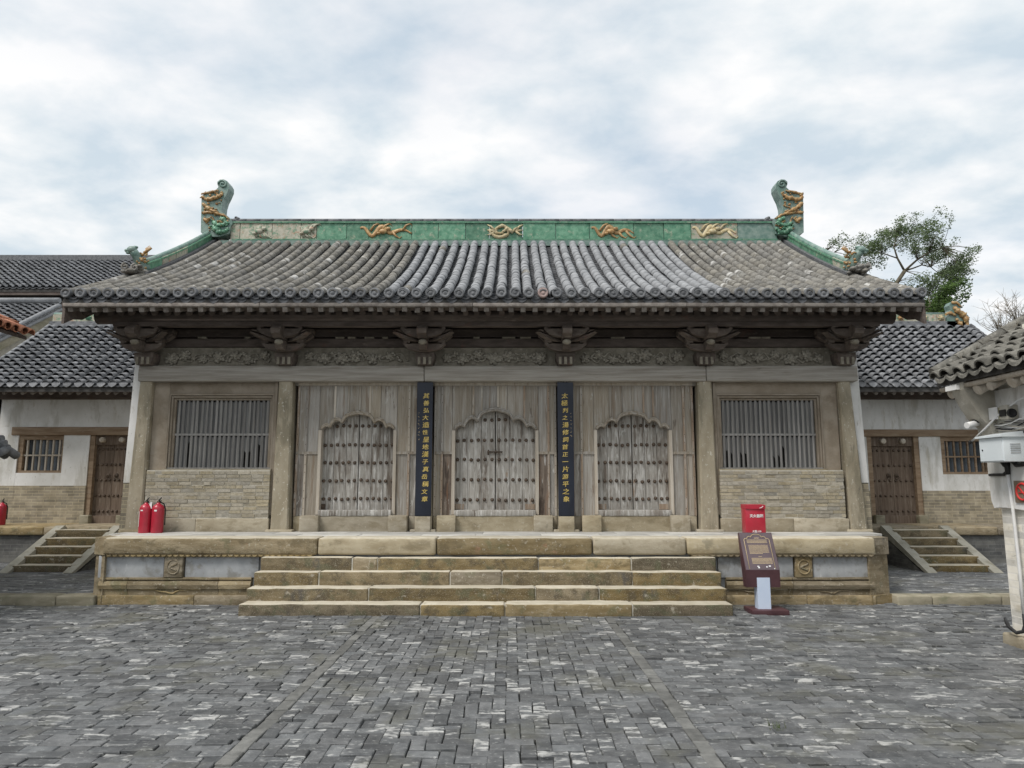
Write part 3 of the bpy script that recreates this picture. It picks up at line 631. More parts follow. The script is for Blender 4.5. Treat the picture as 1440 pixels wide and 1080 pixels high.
# cover tiles
def tile_mb(r, L, seg=7, th=.014, taper=.93):
    """half-round tile, axis along +y, lower end at y=0"""
    mb = MB(); V = []
    for (y, q, dz) in ((0, r, .010*(1-taper)/.07), (L, r*taper, -.004*(1-taper)/.07)):
        for k in range(seg+1):
            t = math.pi*k/seg; V.append((q*math.cos(t), y, q*math.sin(t)+dz))
    for k in range(seg+1):
        t = math.pi*k/seg; V.append(((r-th)*math.cos(t), 0, (r-th)*math.sin(t)+.010*(1-taper)/.07))
    s = seg+1
    Fs = [(k, k+1, s+k+1, s+k) for k in range(seg)]
    mb.add(V, Fs, 0, .5, True); o = 0
    for k in range(seg): mb.f.append([k, 2*s+k, 2*s+k+1, k+1]); mb.m.append(0); mb.r.append(.5); mb.s.append(False)
    return mb
TL = .285; ds = []; s_ = 0; d = 0.0
arc = [0]; steps = 400
for k in range(steps):
    a, b = 4.55*k/steps, 4.55*(k+1)/steps; arc.append(arc[-1]+math.hypot(b-a, RH(b)-RH(a)))
def d_at(s):
    for k in range(steps):
        if arc[k+1] >= s: return 4.55*(k+(s-arc[k])/(arc[k+1]-arc[k]))/steps
    return 4.55
NT = int(arc[-1]/TL)
tshape = tile_mb(.078, TL+.01, 7, .014, .978)
me_new = [tile_mb(a, TL+.01, 7, .014, .978).mesh('cover_tile', m_tnew) for a in (.077, .079)]
me_old = [tile_mb(a, TL+.01, 7, .014, .978).mesh('cover_tile', m_told) for a in (.077, .080)]
tiles = []
new_rows = [i for i, x in enumerate(rowx) if -2.05 < x < 3.5]
for i, x in enumerate(rowx):
    wob = random.gauss(0, .009)
    for j in range(NT+1):
        d0 = d_at(j*TL); d1 = d_at(min((j+1)*TL, arc[-1]-.001)+0.0)
        if d1-d0 < .02: continue
        sl = math.atan2(RH(d1)-RH(d0), d1-d0)
        P = Vector((x+wob+random.gauss(0, .003), 10.70+d0, RH(d0)-.045+random.gauss(0, .002)))
        v = P-Vector((0, 0, EYE)); area = math.sin(max(sl-math.atan2(v.z, v.y), .001))/v.length**2
        tiles.append((area, i, P, sl))
tiles.sort(key=lambda t: -t[0]); rest = MB()
for q, (ar, i, P, sl) in enumerate(tiles):
    new = i in new_rows
    if new and random.random() < .006: new = False
    rt = (sl+random.gauss(0, .006), random.gauss(0, .03), random.gauss(0, .012))
    if q < 290: put('cover_tile', random.choice(me_new if new else me_old), roof, P, rt)
    else:
        M_ = Matrix.Translation(P) @ Matrix.Rotation(rt[2], 4, 'Z') @ Matrix.Rotation(rt[0], 4, 'X')
        k0 = len(rest.f); rest.xf(M_, tshape); r_ = random.random()
        for z in range(k0, len(rest.f)): rest.r[z] = r_; rest.m[z] = 0 if new else 1
rest.build('cover_tiles', [m_tnew, m_told], roof, kind='stuff')
# pan tiles lying in the valleys
pan = MB()
for i in range(NR-1):
    x = (rowx[i]+rowx[i+1])/2; w = RS*.5-.02; s = .0
    while s < arc[-1]-.05:
        d0 = d_at(s); d1 = d_at(min(s+.19, arc[-1]-.001)); V = []
        for (d, l) in ((d0, .022), (d1, .0)):
            for k in range(5):
                t = -1+k*.5; V.append((x+w*t, 10.71+d, RH(d)-.125+.045*t*t+l))
        for k in range(5):
            t = -1+k*.5; V.append((x+w*t, 10.71+d0, RH(d0)-.125+.045*t*t))
        pan.add(V, [(k, k+1, 6+k, 5+k) for k in range(4)] + [(10+k, 11+k, k+1, k) for k in range(4)], 0 if (i in new_rows) else 1)
        s += .165
pan.build('pan_tiles', [m_pan, m_pan], roof, kind='stuff')
# rear slope, plain ribs
rear = MB()
for i, x in enumerate(rowx):
    rear.tube([(x, 19.9-d, RH(d)-.03) for d in (0, .8, 1.6, 2.4, 3.2, 4.0, 4.5)], .078, 6, 1)
rear.build('rear_cover_tiles', [m_tnew, m_told], roof, kind='stuff')
# eave discs and drip tiles
db = MB(); db.lathe((0, 0, 0), [(.0, -.012), (.022, -.016), (.03, -.006), (.048, -.004), (.053, -.014), (.060, -.016), (.078, -.016), (.082, -.008), (.082, .03), (.076, .06)], 18, axis='y')
me_d = db.mesh('eave_disc', m_tdisc)
me_d2 = db.mesh('eave_disc', mat('reddish_eave_tile', (.28, .20, .18), (.36, .28, .26), (14, 14, 14), rough=.85)); 
dm = MB(); dm.prism([(-.095, .035), (-.06, .005), (0, -.008), (.06, .005), (.095, .035), (.07, -.03), (.03, -.062), (0, -.075), (-.03, -.062), (-.07, -.03)], -.008, .008); me_p = dm.mesh('drip_tile', m_pan)
for i, x in enumerate(rowx):
    put('eave_disc', me_d2 if i == 34 else me_d, roof, (x+random.gauss(0, .004), 10.695, RH(0)-.02+random.gauss(0, .004)), (random.gauss(0, .06), random.random()*6, 0))
    if i < NR-1: put('drip_tile', me_p, roof, (x+RS/2, 10.735, RH(0)-.115+random.gauss(0, .004)), (random.gauss(-.15, .05), random.gauss(0, .05), random.gauss(0, .03)))
# bargeboards with purlin ends under the verges
for s, x in ((-1, XA), (1, XB)):
    mb = MB(); top = [(10.74+d, RH(d)-.13) for d in [k*.23 for k in range(21)]]; bot = [(10.74+d, RH(d)-.50+.03*math.sin(k*2.1)) for k, d in [(k, k*.23) for k in range(20, -1, -1)]]
    mb.prism(top+bot, x+.02*-s, x-.06*s, 'x'); mb.build('bargeboard', m_dark, hall)
    vm = MB()
    for k in range(22):
        d = .1+k*.2; vm.ell((x-.02*s, 10.74+d, RH(d)-.07), .06, .085, .085, 8, 5)
    vm.build('verge_tiles', m_tdisc, roof)
    for d in (.60, 1.9, 3.2, 4.4):
        xa, xb = sorted((x-.5*s, x-.08*s)); mb = MB(); mb.tube([(xa-.4, 10.73+d, RH(d)-.32), (xb, 10.73+d, RH(d)-.32)], .10, 10); mb.build('purlin', m_dark, hall)
# ------------------------------------------------------------------ ridge
RY = 15.28; rz0 = RH(4.5)-.06
rg = box('ridge', m_teal, hall, -6.45, 5.95, RY-.14, RY+.14, rz0-.05, rz0+.075)
zt0, zt1 = rz0+.07, A(700, 313, RY).z
pxs = [327, 340, 385, 425, 447, 489, 520, 580, 617, 655, 688, 735, 781, 828, 890, 932, 970, 1035, 1090]
for k, (a, b) in enumerate(zip(pxs[:-1], pxs[1:])):
    xa, xb = A(a, 325, RY).x, A(b, 325, RY).x
    worn = k < 4 or k in (16,) ; mt = m_gworn if worn else (m_teal if k == 17 else m_green)
    mb = MB(); mb.box(xa+.006, xb-.006, RY-.10+random.uniform(-.006, .006), RY+.10, zt0, zt1); mb.build('ridge_panel', mt, rg)
mb = MB()
for a in range(330, 1090, 19):
    xa, xb = A(a, 310, RY).x, A(a+19, 310, RY).x
    mb.tube([(xa+.003, RY, zt1+.015), (xb-.003, RY, zt1+.015)], .062, 8, flat=1.9)
mb.build('ridge_capping', m_tdisc, rg)
for zz in (zt0+.03, zt1-.035):
    mb = MB(); mb.box(A(330, 320, RY).x, A(1090, 320, RY).x, RY-.125, RY+.12, zz-.015, zz+.015); mb.build('ridge_moulding', m_green, rg)
def gnarl(q, pts, r, n=5):
    """a body with uneven girth, scales and small fins"""
    P = [Vector(p) for p in pts]; out = []
    for a, b in zip(P[:-1], P[1:]):
        for k in range(n): out.append(a.lerp(b, k/n)+Vector((random.gauss(0, r*.16), random.gauss(0, r*.16), random.gauss(0, r*.16))))
    out.append(P[-1]); m = len(out)
    q.tube(out, [r*(.55+.45*math.sin(math.pi*min(1, .15+i/m)))*random.uniform(.75, 1.25) for i in range(m)], 7)
    for p in out[::2]:
        t = random.random()*6.28; d = Vector((math.cos(t), -.5, math.sin(t)))*r*.85; q.tube([p, p+d*1.0, p+d*1.35], [r*.45, r*.3, r*.08], 4)
def dragon(pa, pb, m, loop=False):
    mb = MB(); n = 26; xa, xb = A(pa, 325, RY).x, A(pb, 325, RY).x; zc = (zt0+zt1)/2; y = RY-.105
    if loop:
        c = (xa+xb)/2
        gnarl(mb, [(c-.10+(.24-.008*t)*math.cos(t*.40-3.4), y, zc+(.17-.0055*t)*math.sin(t*.40-3.4)) for t in range(24)], .045, 1)
        for s in (-1, 1):
            for q in (-.09, .0, .10): mb.tube([(c+s*.22, y, zc), (c+s*.32, y-.02, zc+q), (c+s*.40, y, zc+q*1.25+.02)], [.03, .022, .008], 6)
        gnarl(mb, [(c-.05, y-.02, zc-.02), (c+.06, y-.02, zc+.05), (c+.16, y-.02, zc-.03), (c+.26, y-.02, zc+.06)], .04)
    else:
        mb.tube([(xa+(xb-xa)*t/n, y, zc+.12*math.sin(t*.62+1)*(.6+.4*math.sin(t*.23))) for t in range(n+1)], [.018+.036*math.sin(math.pi*min(1, t/n+.05)) for t in range(n+1)], 7, flat=.5)
        for t in (.2, .42, .62, .82):
            x = xa+(xb-xa)*t; s = random.choice((-1, 1))
            mb.tube([(x, y, zc), (x+.08, y-.02, zc+s*.12), (x+.17, y, zc+s*.17), (x+.22, y, zc+s*.12)], [.035, .026, .018, .006], 6, flat=.6)
        x = xa+(xb-xa)*.45; mb.ell((x, y-.03, zc-.02), .10, .04, .06); mb.ell((x-.10, y-.04, zc-.07), .05, .035, .035); mb.ell((x+.11, y-.03, zc+.04), .06, .035, .045)
    mb.build('dragon_relief', m, rg)
dragon(508, 580, m_amber); dragon(686, 735, m_pale2, True); dragon(831, 890, m_amber); dragon(972, 1033, m_pale2); dragon(425, 443, m_gworn); dragon(360, 376, m_gworn)
# ridge-end dragons
def finial(s):
    """outline in photo pixels of the left one; the right one is its mirror on the hall axis"""
    fx = lambda p, q: (A(p, q, RY).x if s < 0 else -A(p, q, RY).x + 2*(-.215), A(p, q, RY).z)
    out = [(286.5, 330), (287, 300), (287.5, 281), (292, 275), (299, 272), (307, 271), (311, 267), (309.5, 263), (309.5, 259.5), (313, 256.5), (318, 256), (323, 258.5), (325.5, 263), (325.5, 269), (322, 277), (318.5, 284), (316, 292), (315, 301), (321, 305), (327, 310), (331, 316), (328, 322), (326, 332), (312, 336), (298, 336)]
    mb = MB(); pts = [fx(*p) for p in out]
    mb.prism(pts if s < 0 else pts[::-1], RY-.15, RY+.15, 'y', 0); o = mb.build('ridge_finial', m_teal, hall)
    q = MB(); c = (317, 263)
    q.tube([(lambda P: (P[0], RY-.155, P[1]))(fx(c[0]+(1.2+t*.33)*math.cos(t*.55)*.9, c[1]-(1.2+t*.33)*math.sin(t*.55)*.9)) for t in range(18)], .022, 6)
    q.build('scroll', m_teal, o)
    q = MB()
    for pth, r in (([(288, 281), (296, 285), (306, 283), (314, 279), (317, 275)], .075), ([(288, 277), (296, 275), (304, 274), (312, 272)], .05), ([(289, 290), (296, 296), (303, 300), (311, 303)], .085), ([(288, 303), (298, 302), (308, 304), (318, 306), (325, 311)], .06), ([(291, 311), (296, 314), (300, 311)], .075), ([(303, 309), (306, 318), (303, 326)], .04), ([(313, 314), (319, 317), (316, 322)], .05)):
        pp = [fx(*p) for p in pth]; k = len(pp)
        gnarl(q, [(a, RY-.165+.02*math.sin(i*2), b) for i, (a, b) in enumerate(pp)], r*.60)
    for i in range(40):
        a, b = fx(*random.choice([(random.uniform(290, 326), random.uniform(300, 330)), (random.uniform(289, 316), random.uniform(274, 304))])); q.ell((a, RY-.155, b), random.uniform(.015, .04), .03, random.uniform(.012, .03), 6, 4)
    q.build('coiled_dragon', m_amber, o)
    q = MB()
    for pth, r in (([(304, 316), (310, 321), (318, 320), (325, 316)], .05), ([(306, 326), (312, 331), (320, 330), (326, 325)], .055), ([(303, 322), (309, 327), (314, 325)], .06), ([(314, 310), (319, 313), (324, 319)], .05)):
        gnarl(q, [(fx(*p)[0], RY-.165, fx(*p)[1]) for p in pth], r)
    q.build('dragon_jaw', m_green, o)
    q = MB()
    for (a, b, r) in ((332, 312, .07), (336, 310, .06), (328, 312, .06), (334, 308, .04)):
        x, z = fx(a, b); q.ell((x, RY-.06, z), r, .07, r*.8)
    q.build('snout', m_tdisc, o)
finial(-1); finial(1)
# descending ridges along the verges, with a beast at the foot of each
for s, x in ((-1, XA+.24), (1, XB-.24)):
    ks = [1.85+2.77*k/16 for k in range(17)]
    def band(nm, m, zo, z1, hw, d0, d1, par, n=8):
        mb = MB(); V = []
        for k in range(n+1):
            d = d0+(d1-d0)*k/n
            for (a, z) in ((-hw, zo), (hw, zo), (hw, z1), (-hw, z1)): V.append((x+a, 10.7+d, RH(d)+z))
        Fs = [(0, 1, 2, 3), (n*4+3, n*4+2, n*4+1, n*4)]
        for k in range(n):
            for j in range(4): Fs.append((k*4+j, k*4+4+j, k*4+4+(j+1) % 4, k*4+(j+1) % 4))
        mb.add(V, Fs); return mb.build(nm, m, par)
    vr = band('descending_ridge', m_tdisc, -.12, .05, .15, 1.75, 4.56, hall, 14)
    cut = [1.85, 2.4, 2.95, 3.4, 3.85, 4.25, 4.58]
    for a, b in zip(cut[:-1], cut[1:]): band('ridge_panel', random.choice((m_green, m_green, m_gworn)) if a < 3.3 else m_green, .045, .20, .075, a+.006, b-.006, vr, 5)
    band('ridge_moulding', m_green, .165, .195, .088, 1.85, 4.58, vr, 14)
    mb = MB(); mb.tube([(x, 10.7+d, RH(d)+.212) for d in ks], .052, 10); mb.build('ridge_capping', m_teal, vr)
    # beast
    b0 = Vector((x, 10.7+1.78, RH(1.78)))
    mb = MB(); L_ = lambda dx, dy, dz: (b0.x+s*(dx*.72+.03), b0.y+dy*.72, b0.z+.06+dz*.72)
    mb.tube([L_(-.02, .25, .0), L_(.0, .16, .16), L_(.06, .06, .32), L_(.10, .0, .42), L_(.15, -.05, .50)], [.13, .12, .09, .075, .08], 10)
    mb.ell(L_(.17, -.07, .52), .09, .08, .075); mb.ell(L_(.27, -.10, .50), .05, .045, .034); mb.ell(L_(.24, -.10, .44), .045, .04, .024)
    mb.ell(L_(.12, -.02, .61), .06, .04, .03)
    be = mb.build('ridge_beast', m_teal, hall)
    q = MB()
    for k in range(26):
        r = random.uniform(.018, .036); q.ell(L_(random.uniform(-.20, .06), random.uniform(-.10, .12), random.uniform(.06, .50)), r, r*random.uniform(.6, 1.2), r*random.uniform(.5, 1.1), 6, 4)
    for k in range(5): q.tube([L_(-.10, .02, .48), L_(-.16-.03*k, 0, .52+.02*k), L_(-.14-.02*k, 0, .60+.015*k)], [.03, .022, .006], 5)
    q.build('mane', m_amber, be)
    q = MB()
    for k in range(16):
        r = random.uniform(.04, .07); q.ell(L_(random.uniform(-.24, .20), random.uniform(-.34, .05), random.uniform(-.12, .03)), r*1.2, r*1.3, r*.7, 7, 5)
    for (dx, dz) in ((.14, .0), (-.10, -.02)): q.tube([L_(dx+(.02+.006*t)*math.cos(t*.6), -.36, dz+(.02+.006*t)*math.sin(t*.6)) for t in range(14)], .022, 6)
    q.build('scroll_base', m_told, be)
# ------------------------------------------------------------------ front of the hall: door bays
PL = 11.90
ARCH = [(0, 1), (.09, .965), (.17, .935), (.25, .89), (.33, .80), (.385, .66), (.42, .52), (.44, .43), (.455, .44), (.50, .55), (.56, .59), (.62, .56), (.68, .48), (.725, .36), (.755, .22), (.77, .13), (.785, .14), (.83, .22), (.88, .22), (.93, .16), (.97, .08), (1.0, 0)]
def archz(t):
    t = abs(t)
    if t >= 1: return None
    for (a, za), (b, zb) in zip(ARCH[:-1], ARCH[1:]):
        if a <= t <= b: return za+(zb-za)*(t-a)/(b-a)
st_m = MB(); st_m.lathe((0, 0, 0), [(.030, .004), (.030, -.004), (.026, -.016), (.016, -.026), (.0, -.029)], 10, axis='y'); me_st = st_m.mesh('stud', m_iron)
for bay, (xc, hw, zs, rise, ztop) in enumerate(((XC-2.33+.03, .60, 2.59, .265, 3.345), (XC, .67, 2.585, .325, 3.345), (XC+2.33-.03, .60, 2.59, .265, 3.345))):
    xl, xr = xc-1.02, xc+1.02
    jw = .052
    # boards over the opening, cut to the cusped arch
    edges = [xl]; x = xl
    inner = [-hw-jw] + sorted([-hw*.62+random.gauss(0, .03), -hw*.28+random.gauss(0, .03), hw*.04+random.gauss(0, .02), hw*.36+random.gauss(0, .03), hw*.70+random.gauss(0, .03)]) + [hw+jw]
    for a, b in zip(inner[:-1], inner[1:]):
        g = .003; a2, b2 = a+g, b-g
        ts = [a2]+[v for v in sorted([t*hw*sg for t, _ in ARCH for sg in (-1, 1)]) if a2 < v < b2]+[b2]
        bot = []
        for t in ts:
            z = archz(t/hw); bot.append((xc+t, zs-.04 if z is None else zs+z*rise))
            if abs(abs(t)-hw) < 1e-6: bot[-1] = (xc+t, zs)
        pts = [(xc+a2, ztop), (xc+b2, ztop)] + bot[::-1]
        mb = MB(); mb.prism(pts, PL+random.uniform(-.005, .005), PL+.10); mb.build('board', m_woodv, hall)
    # moulding round the arch
    mb = MB(); pth = [(xc-t*(hw+.012), PL-.012, zs+z*rise+.012) for t, z in ARCH[::-1]] + [(xc+t*(hw+.012), PL-.012, zs+z*rise+.012) for t, z in ARCH[1:]]
    mb.tube([(a, PL-.012, b+.012) for a, _, b in pth], .022, 6); mb.tube([(a, PL-.022, b+.04) for a, _, b in pth], .012, 5); mb.build('arch_moulding', m_woodv, hall)
    # jambs and side boards
    for s in (-1, 1):
        xj0, xj1 = sorted((xc+s*(hw+.0), xc+s*(hw+jw)))
        box('jamb', m_pale, hall, xj0, xj1, PL-.03, PL+.12, 1.20, zs+.0)
        e0, e1 = sorted((xc+s*(hw+jw), xc+s*1.02)); w = e1-e0; cutx = e0+w*(.44 if s < 0 else .56)
        for a, b in ((e0, cutx), (cutx, e1)):
            box('board', m_woodv, hall, a+.003, b-.003, PL+random.uniform(-.004, .006), PL+.045, 2.235, ztop)
            inner_ = abs((a+b)/2-xc) < hw+.25
            box('board', m_stained if (bay == 1 and inner_) else random.choice((m_leaf, m_woodv)), hall, a+.003, b-.003, PL+random.uniform(-.002, .010), PL+.045, 1.18, 2.19)
        box('rail', m_woodv, hall, e0, e1, PL-.018, PL+.04, 2.19, 2.235)
        for a in (cutx, e0+.018 if s < 0 else e1-.018):
            box('batten', random.choice((m_reddish, m_woodv, m_pale)), hall, a-.018, a+.018, PL-.022, PL+.002, 2.236, ztop-.01)
            box('batten', random.choice((m_reddish, m_pale)), hall, a-.018, a+.018, PL-.022, PL+.002, 1.18, 2.189)
        nm = MB()
        for a in (cutx, e0+.018 if s < 0 else e1-.018):
            z = 1.3
            while z < ztop: nm.ell((a+random.gauss(0, .004), PL-.024, z), .007, .005, .007, 5, 4); z += random.uniform(.12, .2)
        nm.build('nails', m_iron, hall, kind='stuff')
        # threshold stones
        b0, b1 = sorted((xc+s*(hw-.035), xc+s*(hw+.275)))
        stone(b0, b1, PL-.17, PL+.1, TZ-.03, 1.19, .012, .006, .1).build('gate_stone', m_sandpale, hall)
        e0, e1 = sorted((xc+s*(hw+.28), xc+s*1.02)); stone(e0, e1, PL-.02, PL+.1, TZ-.03, 1.175, .01, .004).build('sill_stone', m_sandpale, hall)
    for a in inner[1:-1]:
        if random.random() < .8:
            z = archz(a/hw); box('batten', random.choice((m_woodv, m_reddish, m_pale)), hall, xc+a-.016, xc+a+.016, PL-.018, PL+.0, zs+z*rise+.075, ztop-.01)
    box('head_batten', m_pale, hall, xl, xr, PL-.026, PL+.03, ztop, ztop+.045)
    box('sill_stone', m_sandpale, hall, xc-hw+.03, xc+hw-.03, PL-.06, PL+.1, TZ-.03, 1.175)
    stone(xc-hw, xc+hw, PL-.07, PL+.20, 1.176, 1.275, .012, .006, .1).build('threshold', m_leaf, hall)
    # two leaves of narrow boards, studded
    for s in (-1, 1):
        a, b = sorted((xc+s*.006, xc+s*(hw+.02)))
        lf = box('door_leaf', m_leaf, hall, a, b, PL+.155, PL+.18, 1.255, zs+rise+.06)
        nb = 3; w = (b-a)/nb
        for k in range(nb): box('door_board', m_leaf, lf, a+k*w+.003, a+(k+1)*w-.003, PL+.115+random.uniform(0, .007), PL+.156, 1.255, zs+rise+.05)
        rows = [1.455, 1.75, 2.055, 2.35, 2.672] if bay != 1 else [1.435, 1.765, 2.105, 2.43, 2.775]
        for ri, z in enumerate(rows):
            for k in range(6):
                x = a+(b-a)*(k+.5)/6 if s < 0 else a+(b-a)*(k+.5)/6
                t = (x-xc)/hw; lim = archz(t)
                if z > zs-.08 and (lim is None or z+.02 > zs+lim*rise): continue
                put('stud', me_st, lf, (x+random.gauss(0, .005), PL+.116, z+random.gauss(0, .005)))
        if bay == 2 or (bay == 0 and s < 0) or bay == 1: 
            xx = b-.20 if s > 0 else a
            box('iron_patch', m_iron if bay == 0 else m_reddish, lf, xx+.01, xx+(.17 if bay else .09), PL+.105, PL+.118, 1.28, 1.37)
    if bay == 1:
        mb = MB(); mb.tube([(xc-.13, PL+.09, 2.235), (xc+.12, PL+.09, 2.232)], .013, 6); mb.tube([(xc-.115, PL+.12, 2.26), (xc-.12, PL+.08, 2.235), (xc-.118, PL+.115, 2.19)], .014, 6); mb.tube([(xc, PL+.115, 2.27), (xc+.01, PL+.08, 2.235), (xc, PL+.115, 2.20)], .012, 6)
        mb.build('bolt', m_iron, hall)
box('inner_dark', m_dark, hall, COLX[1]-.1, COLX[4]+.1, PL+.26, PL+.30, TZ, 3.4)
for i in (2, 3):        # stone feet under the couplet boards
    stone(COLX[i]-.125, COLX[i]+.125, 11.70, 11.80, TZ-.02, 1.178, .012, .004).build('column_foot', m_sandpale, hall)
# ------------------------------------------------------------------ window bays
wb = MB(); q = .021; wb.prism([(-.020, 0), (0, -.022), (.020, 0), (0, .022)], 0, 1, 'z'); me_b = wb.mesh('bar', m_bar)
bk = MB(); bk.box(-.098, .098, 0, .10, -.024, .024); me_k = [bk.mesh('brick', m_brickt)]
for s in (-1, 1):
    X = lambda v: XC + s*(v)        # v measured outwards from the hall axis
    def bx(nm, m, par, a, b, y0, y1, z0, z1): xa, xb = sorted((X(a), X(b))); return box(nm, m, par, xa, xb, y0, y1, z0, z1)
    wf = bx('window_frame', m_woodf, hall, 3.66, 5.72, PL+.16, PL+.20, 1.85, 3.39)
    bx('post', m_woodf, wf, 3.64, 3.685, PL-.10, PL+.16, 1.2, 3.39); bx('post', m_woodf, wf, 5.462, 5.72, PL-.06, PL+.16, 1.85, 3.388)
    bx('head_rail', m_woodf, wf, 3.69, 5.46, PL-.06, PL+.16, 3.20, 3.388)
    for k, (o, y, th) in enumerate(((0, PL-.085, .026), (.032, PL-.06, .026), (.062, PL-.02, .032))):   # stepped moulding
        a0, a1, z1, z0 = 3.692+o, 5.455-o, 3.195-o*1.1, 1.90
        m = m_woodf if k < 2 else m_bar
        bx('moulding', m_woodf, wf, a0, a0+th, y, PL+.15, z0, z1); bx('moulding', m_woodf, wf, a1-th, a1, y, PL+.15, z0, z1); bx('moulding', m_woodf, wf, a0+th+.001, a1-th-.001, y+.003, PL+.15, z1-th, z1)
    bx('sill', m_bar, wf, 3.70, 5.45, PL-.07, PL+.12, 1.895, 1.97)
    a0, a1 = 3.787, 5.361; nb = 20; w = (a1-a0)/nb
    bx('middle_rail', m_bar, wf, a0, a1, PL-.005, PL+.055, 2.50, 2.535)
    for k in range(nb):
        o = put('bar', me_b, wf, (X(a0+(k+.5)*w), PL+.012, 1.965), (random.gauss(0, .004), random.gauss(0, .004), random.gauss(0, .08))); o.scale = (1.15, 1, 3.10-1.965)
    for k in range(nb+1):
        zb = 1.96
        if (s < 0 and k in (4, 5, 2, 17)) or (s > 0 and k in (1, 2, 4, 5, 11, 12, 13)): zb = random.uniform(2.1, 2.36)
        c = a0+k*w; xa, xb = sorted((X(c-w*.42), X(c+w*.42)))
        if zb > 2: 
            mb = MB(); mb.prism([(xa, zb+random.uniform(0, .1)), ((xa+xb)/2, zb+random.uniform(-.03, .12)), (xb, zb), (xb, 2.475), (xa, 2.475)], PL+.03, PL+.04); mb.build('backing_slat', m_slat, wf)
        else: box('backing_slat', m_slat, wf, xa, xb, PL+.03+random.uniform(0, .004), PL+.041, zb, 2.475)
        box('backing_slat', m_slat, wf, xa, xb, PL+.03+random.uniform(0, .004), PL+.041, 2.53, 3.065)
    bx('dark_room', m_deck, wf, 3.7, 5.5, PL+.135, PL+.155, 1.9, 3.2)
    # brick apron under the window
    a0, a1 = 3.68, 5.71
    ap = bx('apron_wall', m_lime, hall, a0+.01, a1-.01, PL-.158, PL+.15, 1.14, 1.925)
    z = 1.165; row = 0
    while z < 1.90:
        x = a0 - (.1 if row % 2 else 0)*random.uniform(.8, 1.2)
        while x < a1-.03:
            l = .205*random.uniform(.92, 1.08)*(1 if random.random() > .12 else .55); b0, b1 = max(x, a0), min(x+l, a1)
            if b1-b0 > .03:
                o = put('brick', me_k[0], ap, (X((b0+b1)/2), PL-.165+random.gauss(0, .003), z+.026), (0, random.gauss(0, .006), 0)); o.scale = ((b1-b0-.008)/.196, 1, random.uniform(.93, 1.03))
            x += l
        z += .0575; row += 1
    bx('coping_course', m_sandpale, ap, a0-.0, a1-.25, PL-.15, PL-.05, 1.905, 1.945)
    for (a, b) in ((3.67, 4.85), (4.853, 5.75)):
        xa, xb = sorted((X(a), X(b))); stone(xa, xb, PL-.175, PL+.12, TZ-.03, 1.145, .01, .004, .2).build('plinth_stone', m_sandpale, hall)
# ------------------------------------------------------------------ lettering
def text_mesh(name, body, size, m, weight=0., depth=.002, align='CENTER', shear=0.):
    cu = bpy.data.curves.new(name, 'FONT'); cu.body = body; cu.size = size; cu.align_x = align; cu.align_y = 'CENTER'
    cu.extrude = depth; cu.offset = weight; cu.shear = shear; cu.resolution_u = 3; cu.space_line = 1.0
    o = bpy.data.objects.new(name, cu); COL.objects.link(o)
    dg = bpy.context.evaluated_depsgraph_get(); me = bpy.data.meshes.new_from_object(o.evaluated_get(dg))
    bpy.data.objects.remove(o); me.materials.clear(); me.materials.append(m); me.name = name
    return me
LINES = {2: '其善弘大造性呈地漢子真岳稱文章', 3: '太極判之湯修詞首正一片游平之象'}
for i in (2, 3):
    x = COLX[i]; 
    lab = ('tall navy gold-lettered board between the middle door and the extinguisher side door' if i == 2 else 'tall navy gold-lettered board between the middle door and the red box side door')
    cb = thing('couplet_board', lab, 'couplet board', (x, 11.72, 1.185), 'couplet boards on the columns')
    stone(x-.132, x+.132, 11.705, 11.75, 1.185, 3.375, .006, .0015, .3).build('board', m_navy, cb)
    top = 3.14; dz = (3.14-1.45)/14
    for k, ch in enumerate(LINES[i]):
        me = text_mesh('character', ch, .105+random.uniform(-.012, .012), m_gold, .0008, .003, shear=.12)
        o = put('character', me, cb, (x+(.02 if i == 2 else -.015)+random.gauss(0, .006), 11.7035, top-k*dz), (math.pi/2, random.gauss(-.04, .03), 0)); o.scale = (1, .86, 1)
    mb = MB()          # the small side inscription is only legible as brush dabs
    for k in range(8 if i == 2 else 7):
        zz = 2.86-k*.062; xx = x+(-.092 if i == 2 else .09)
        for q in range(4):
            a, b = random.uniform(-.011, .011), random.uniform(-.016, .016); c, d = random.uniform(-.012, .012), random.uniform(-.010, .010)
            mb.tube([(xx+a, 11.704, zz+b), (xx+a+c, 11.704, zz+b+d)], [.0032, .0018], 4)
    mb.build('small_inscription', m_goldp, cb)
    mb = MB(); mb.tube([(x-.03, 11.73, 3.37), (x-.02, 11.72, 3.40), (x+.02, 11.72, 3.40), (x+.03, 11.73, 3.37)], .006, 5); mb.build('hanger', m_iron, cb)
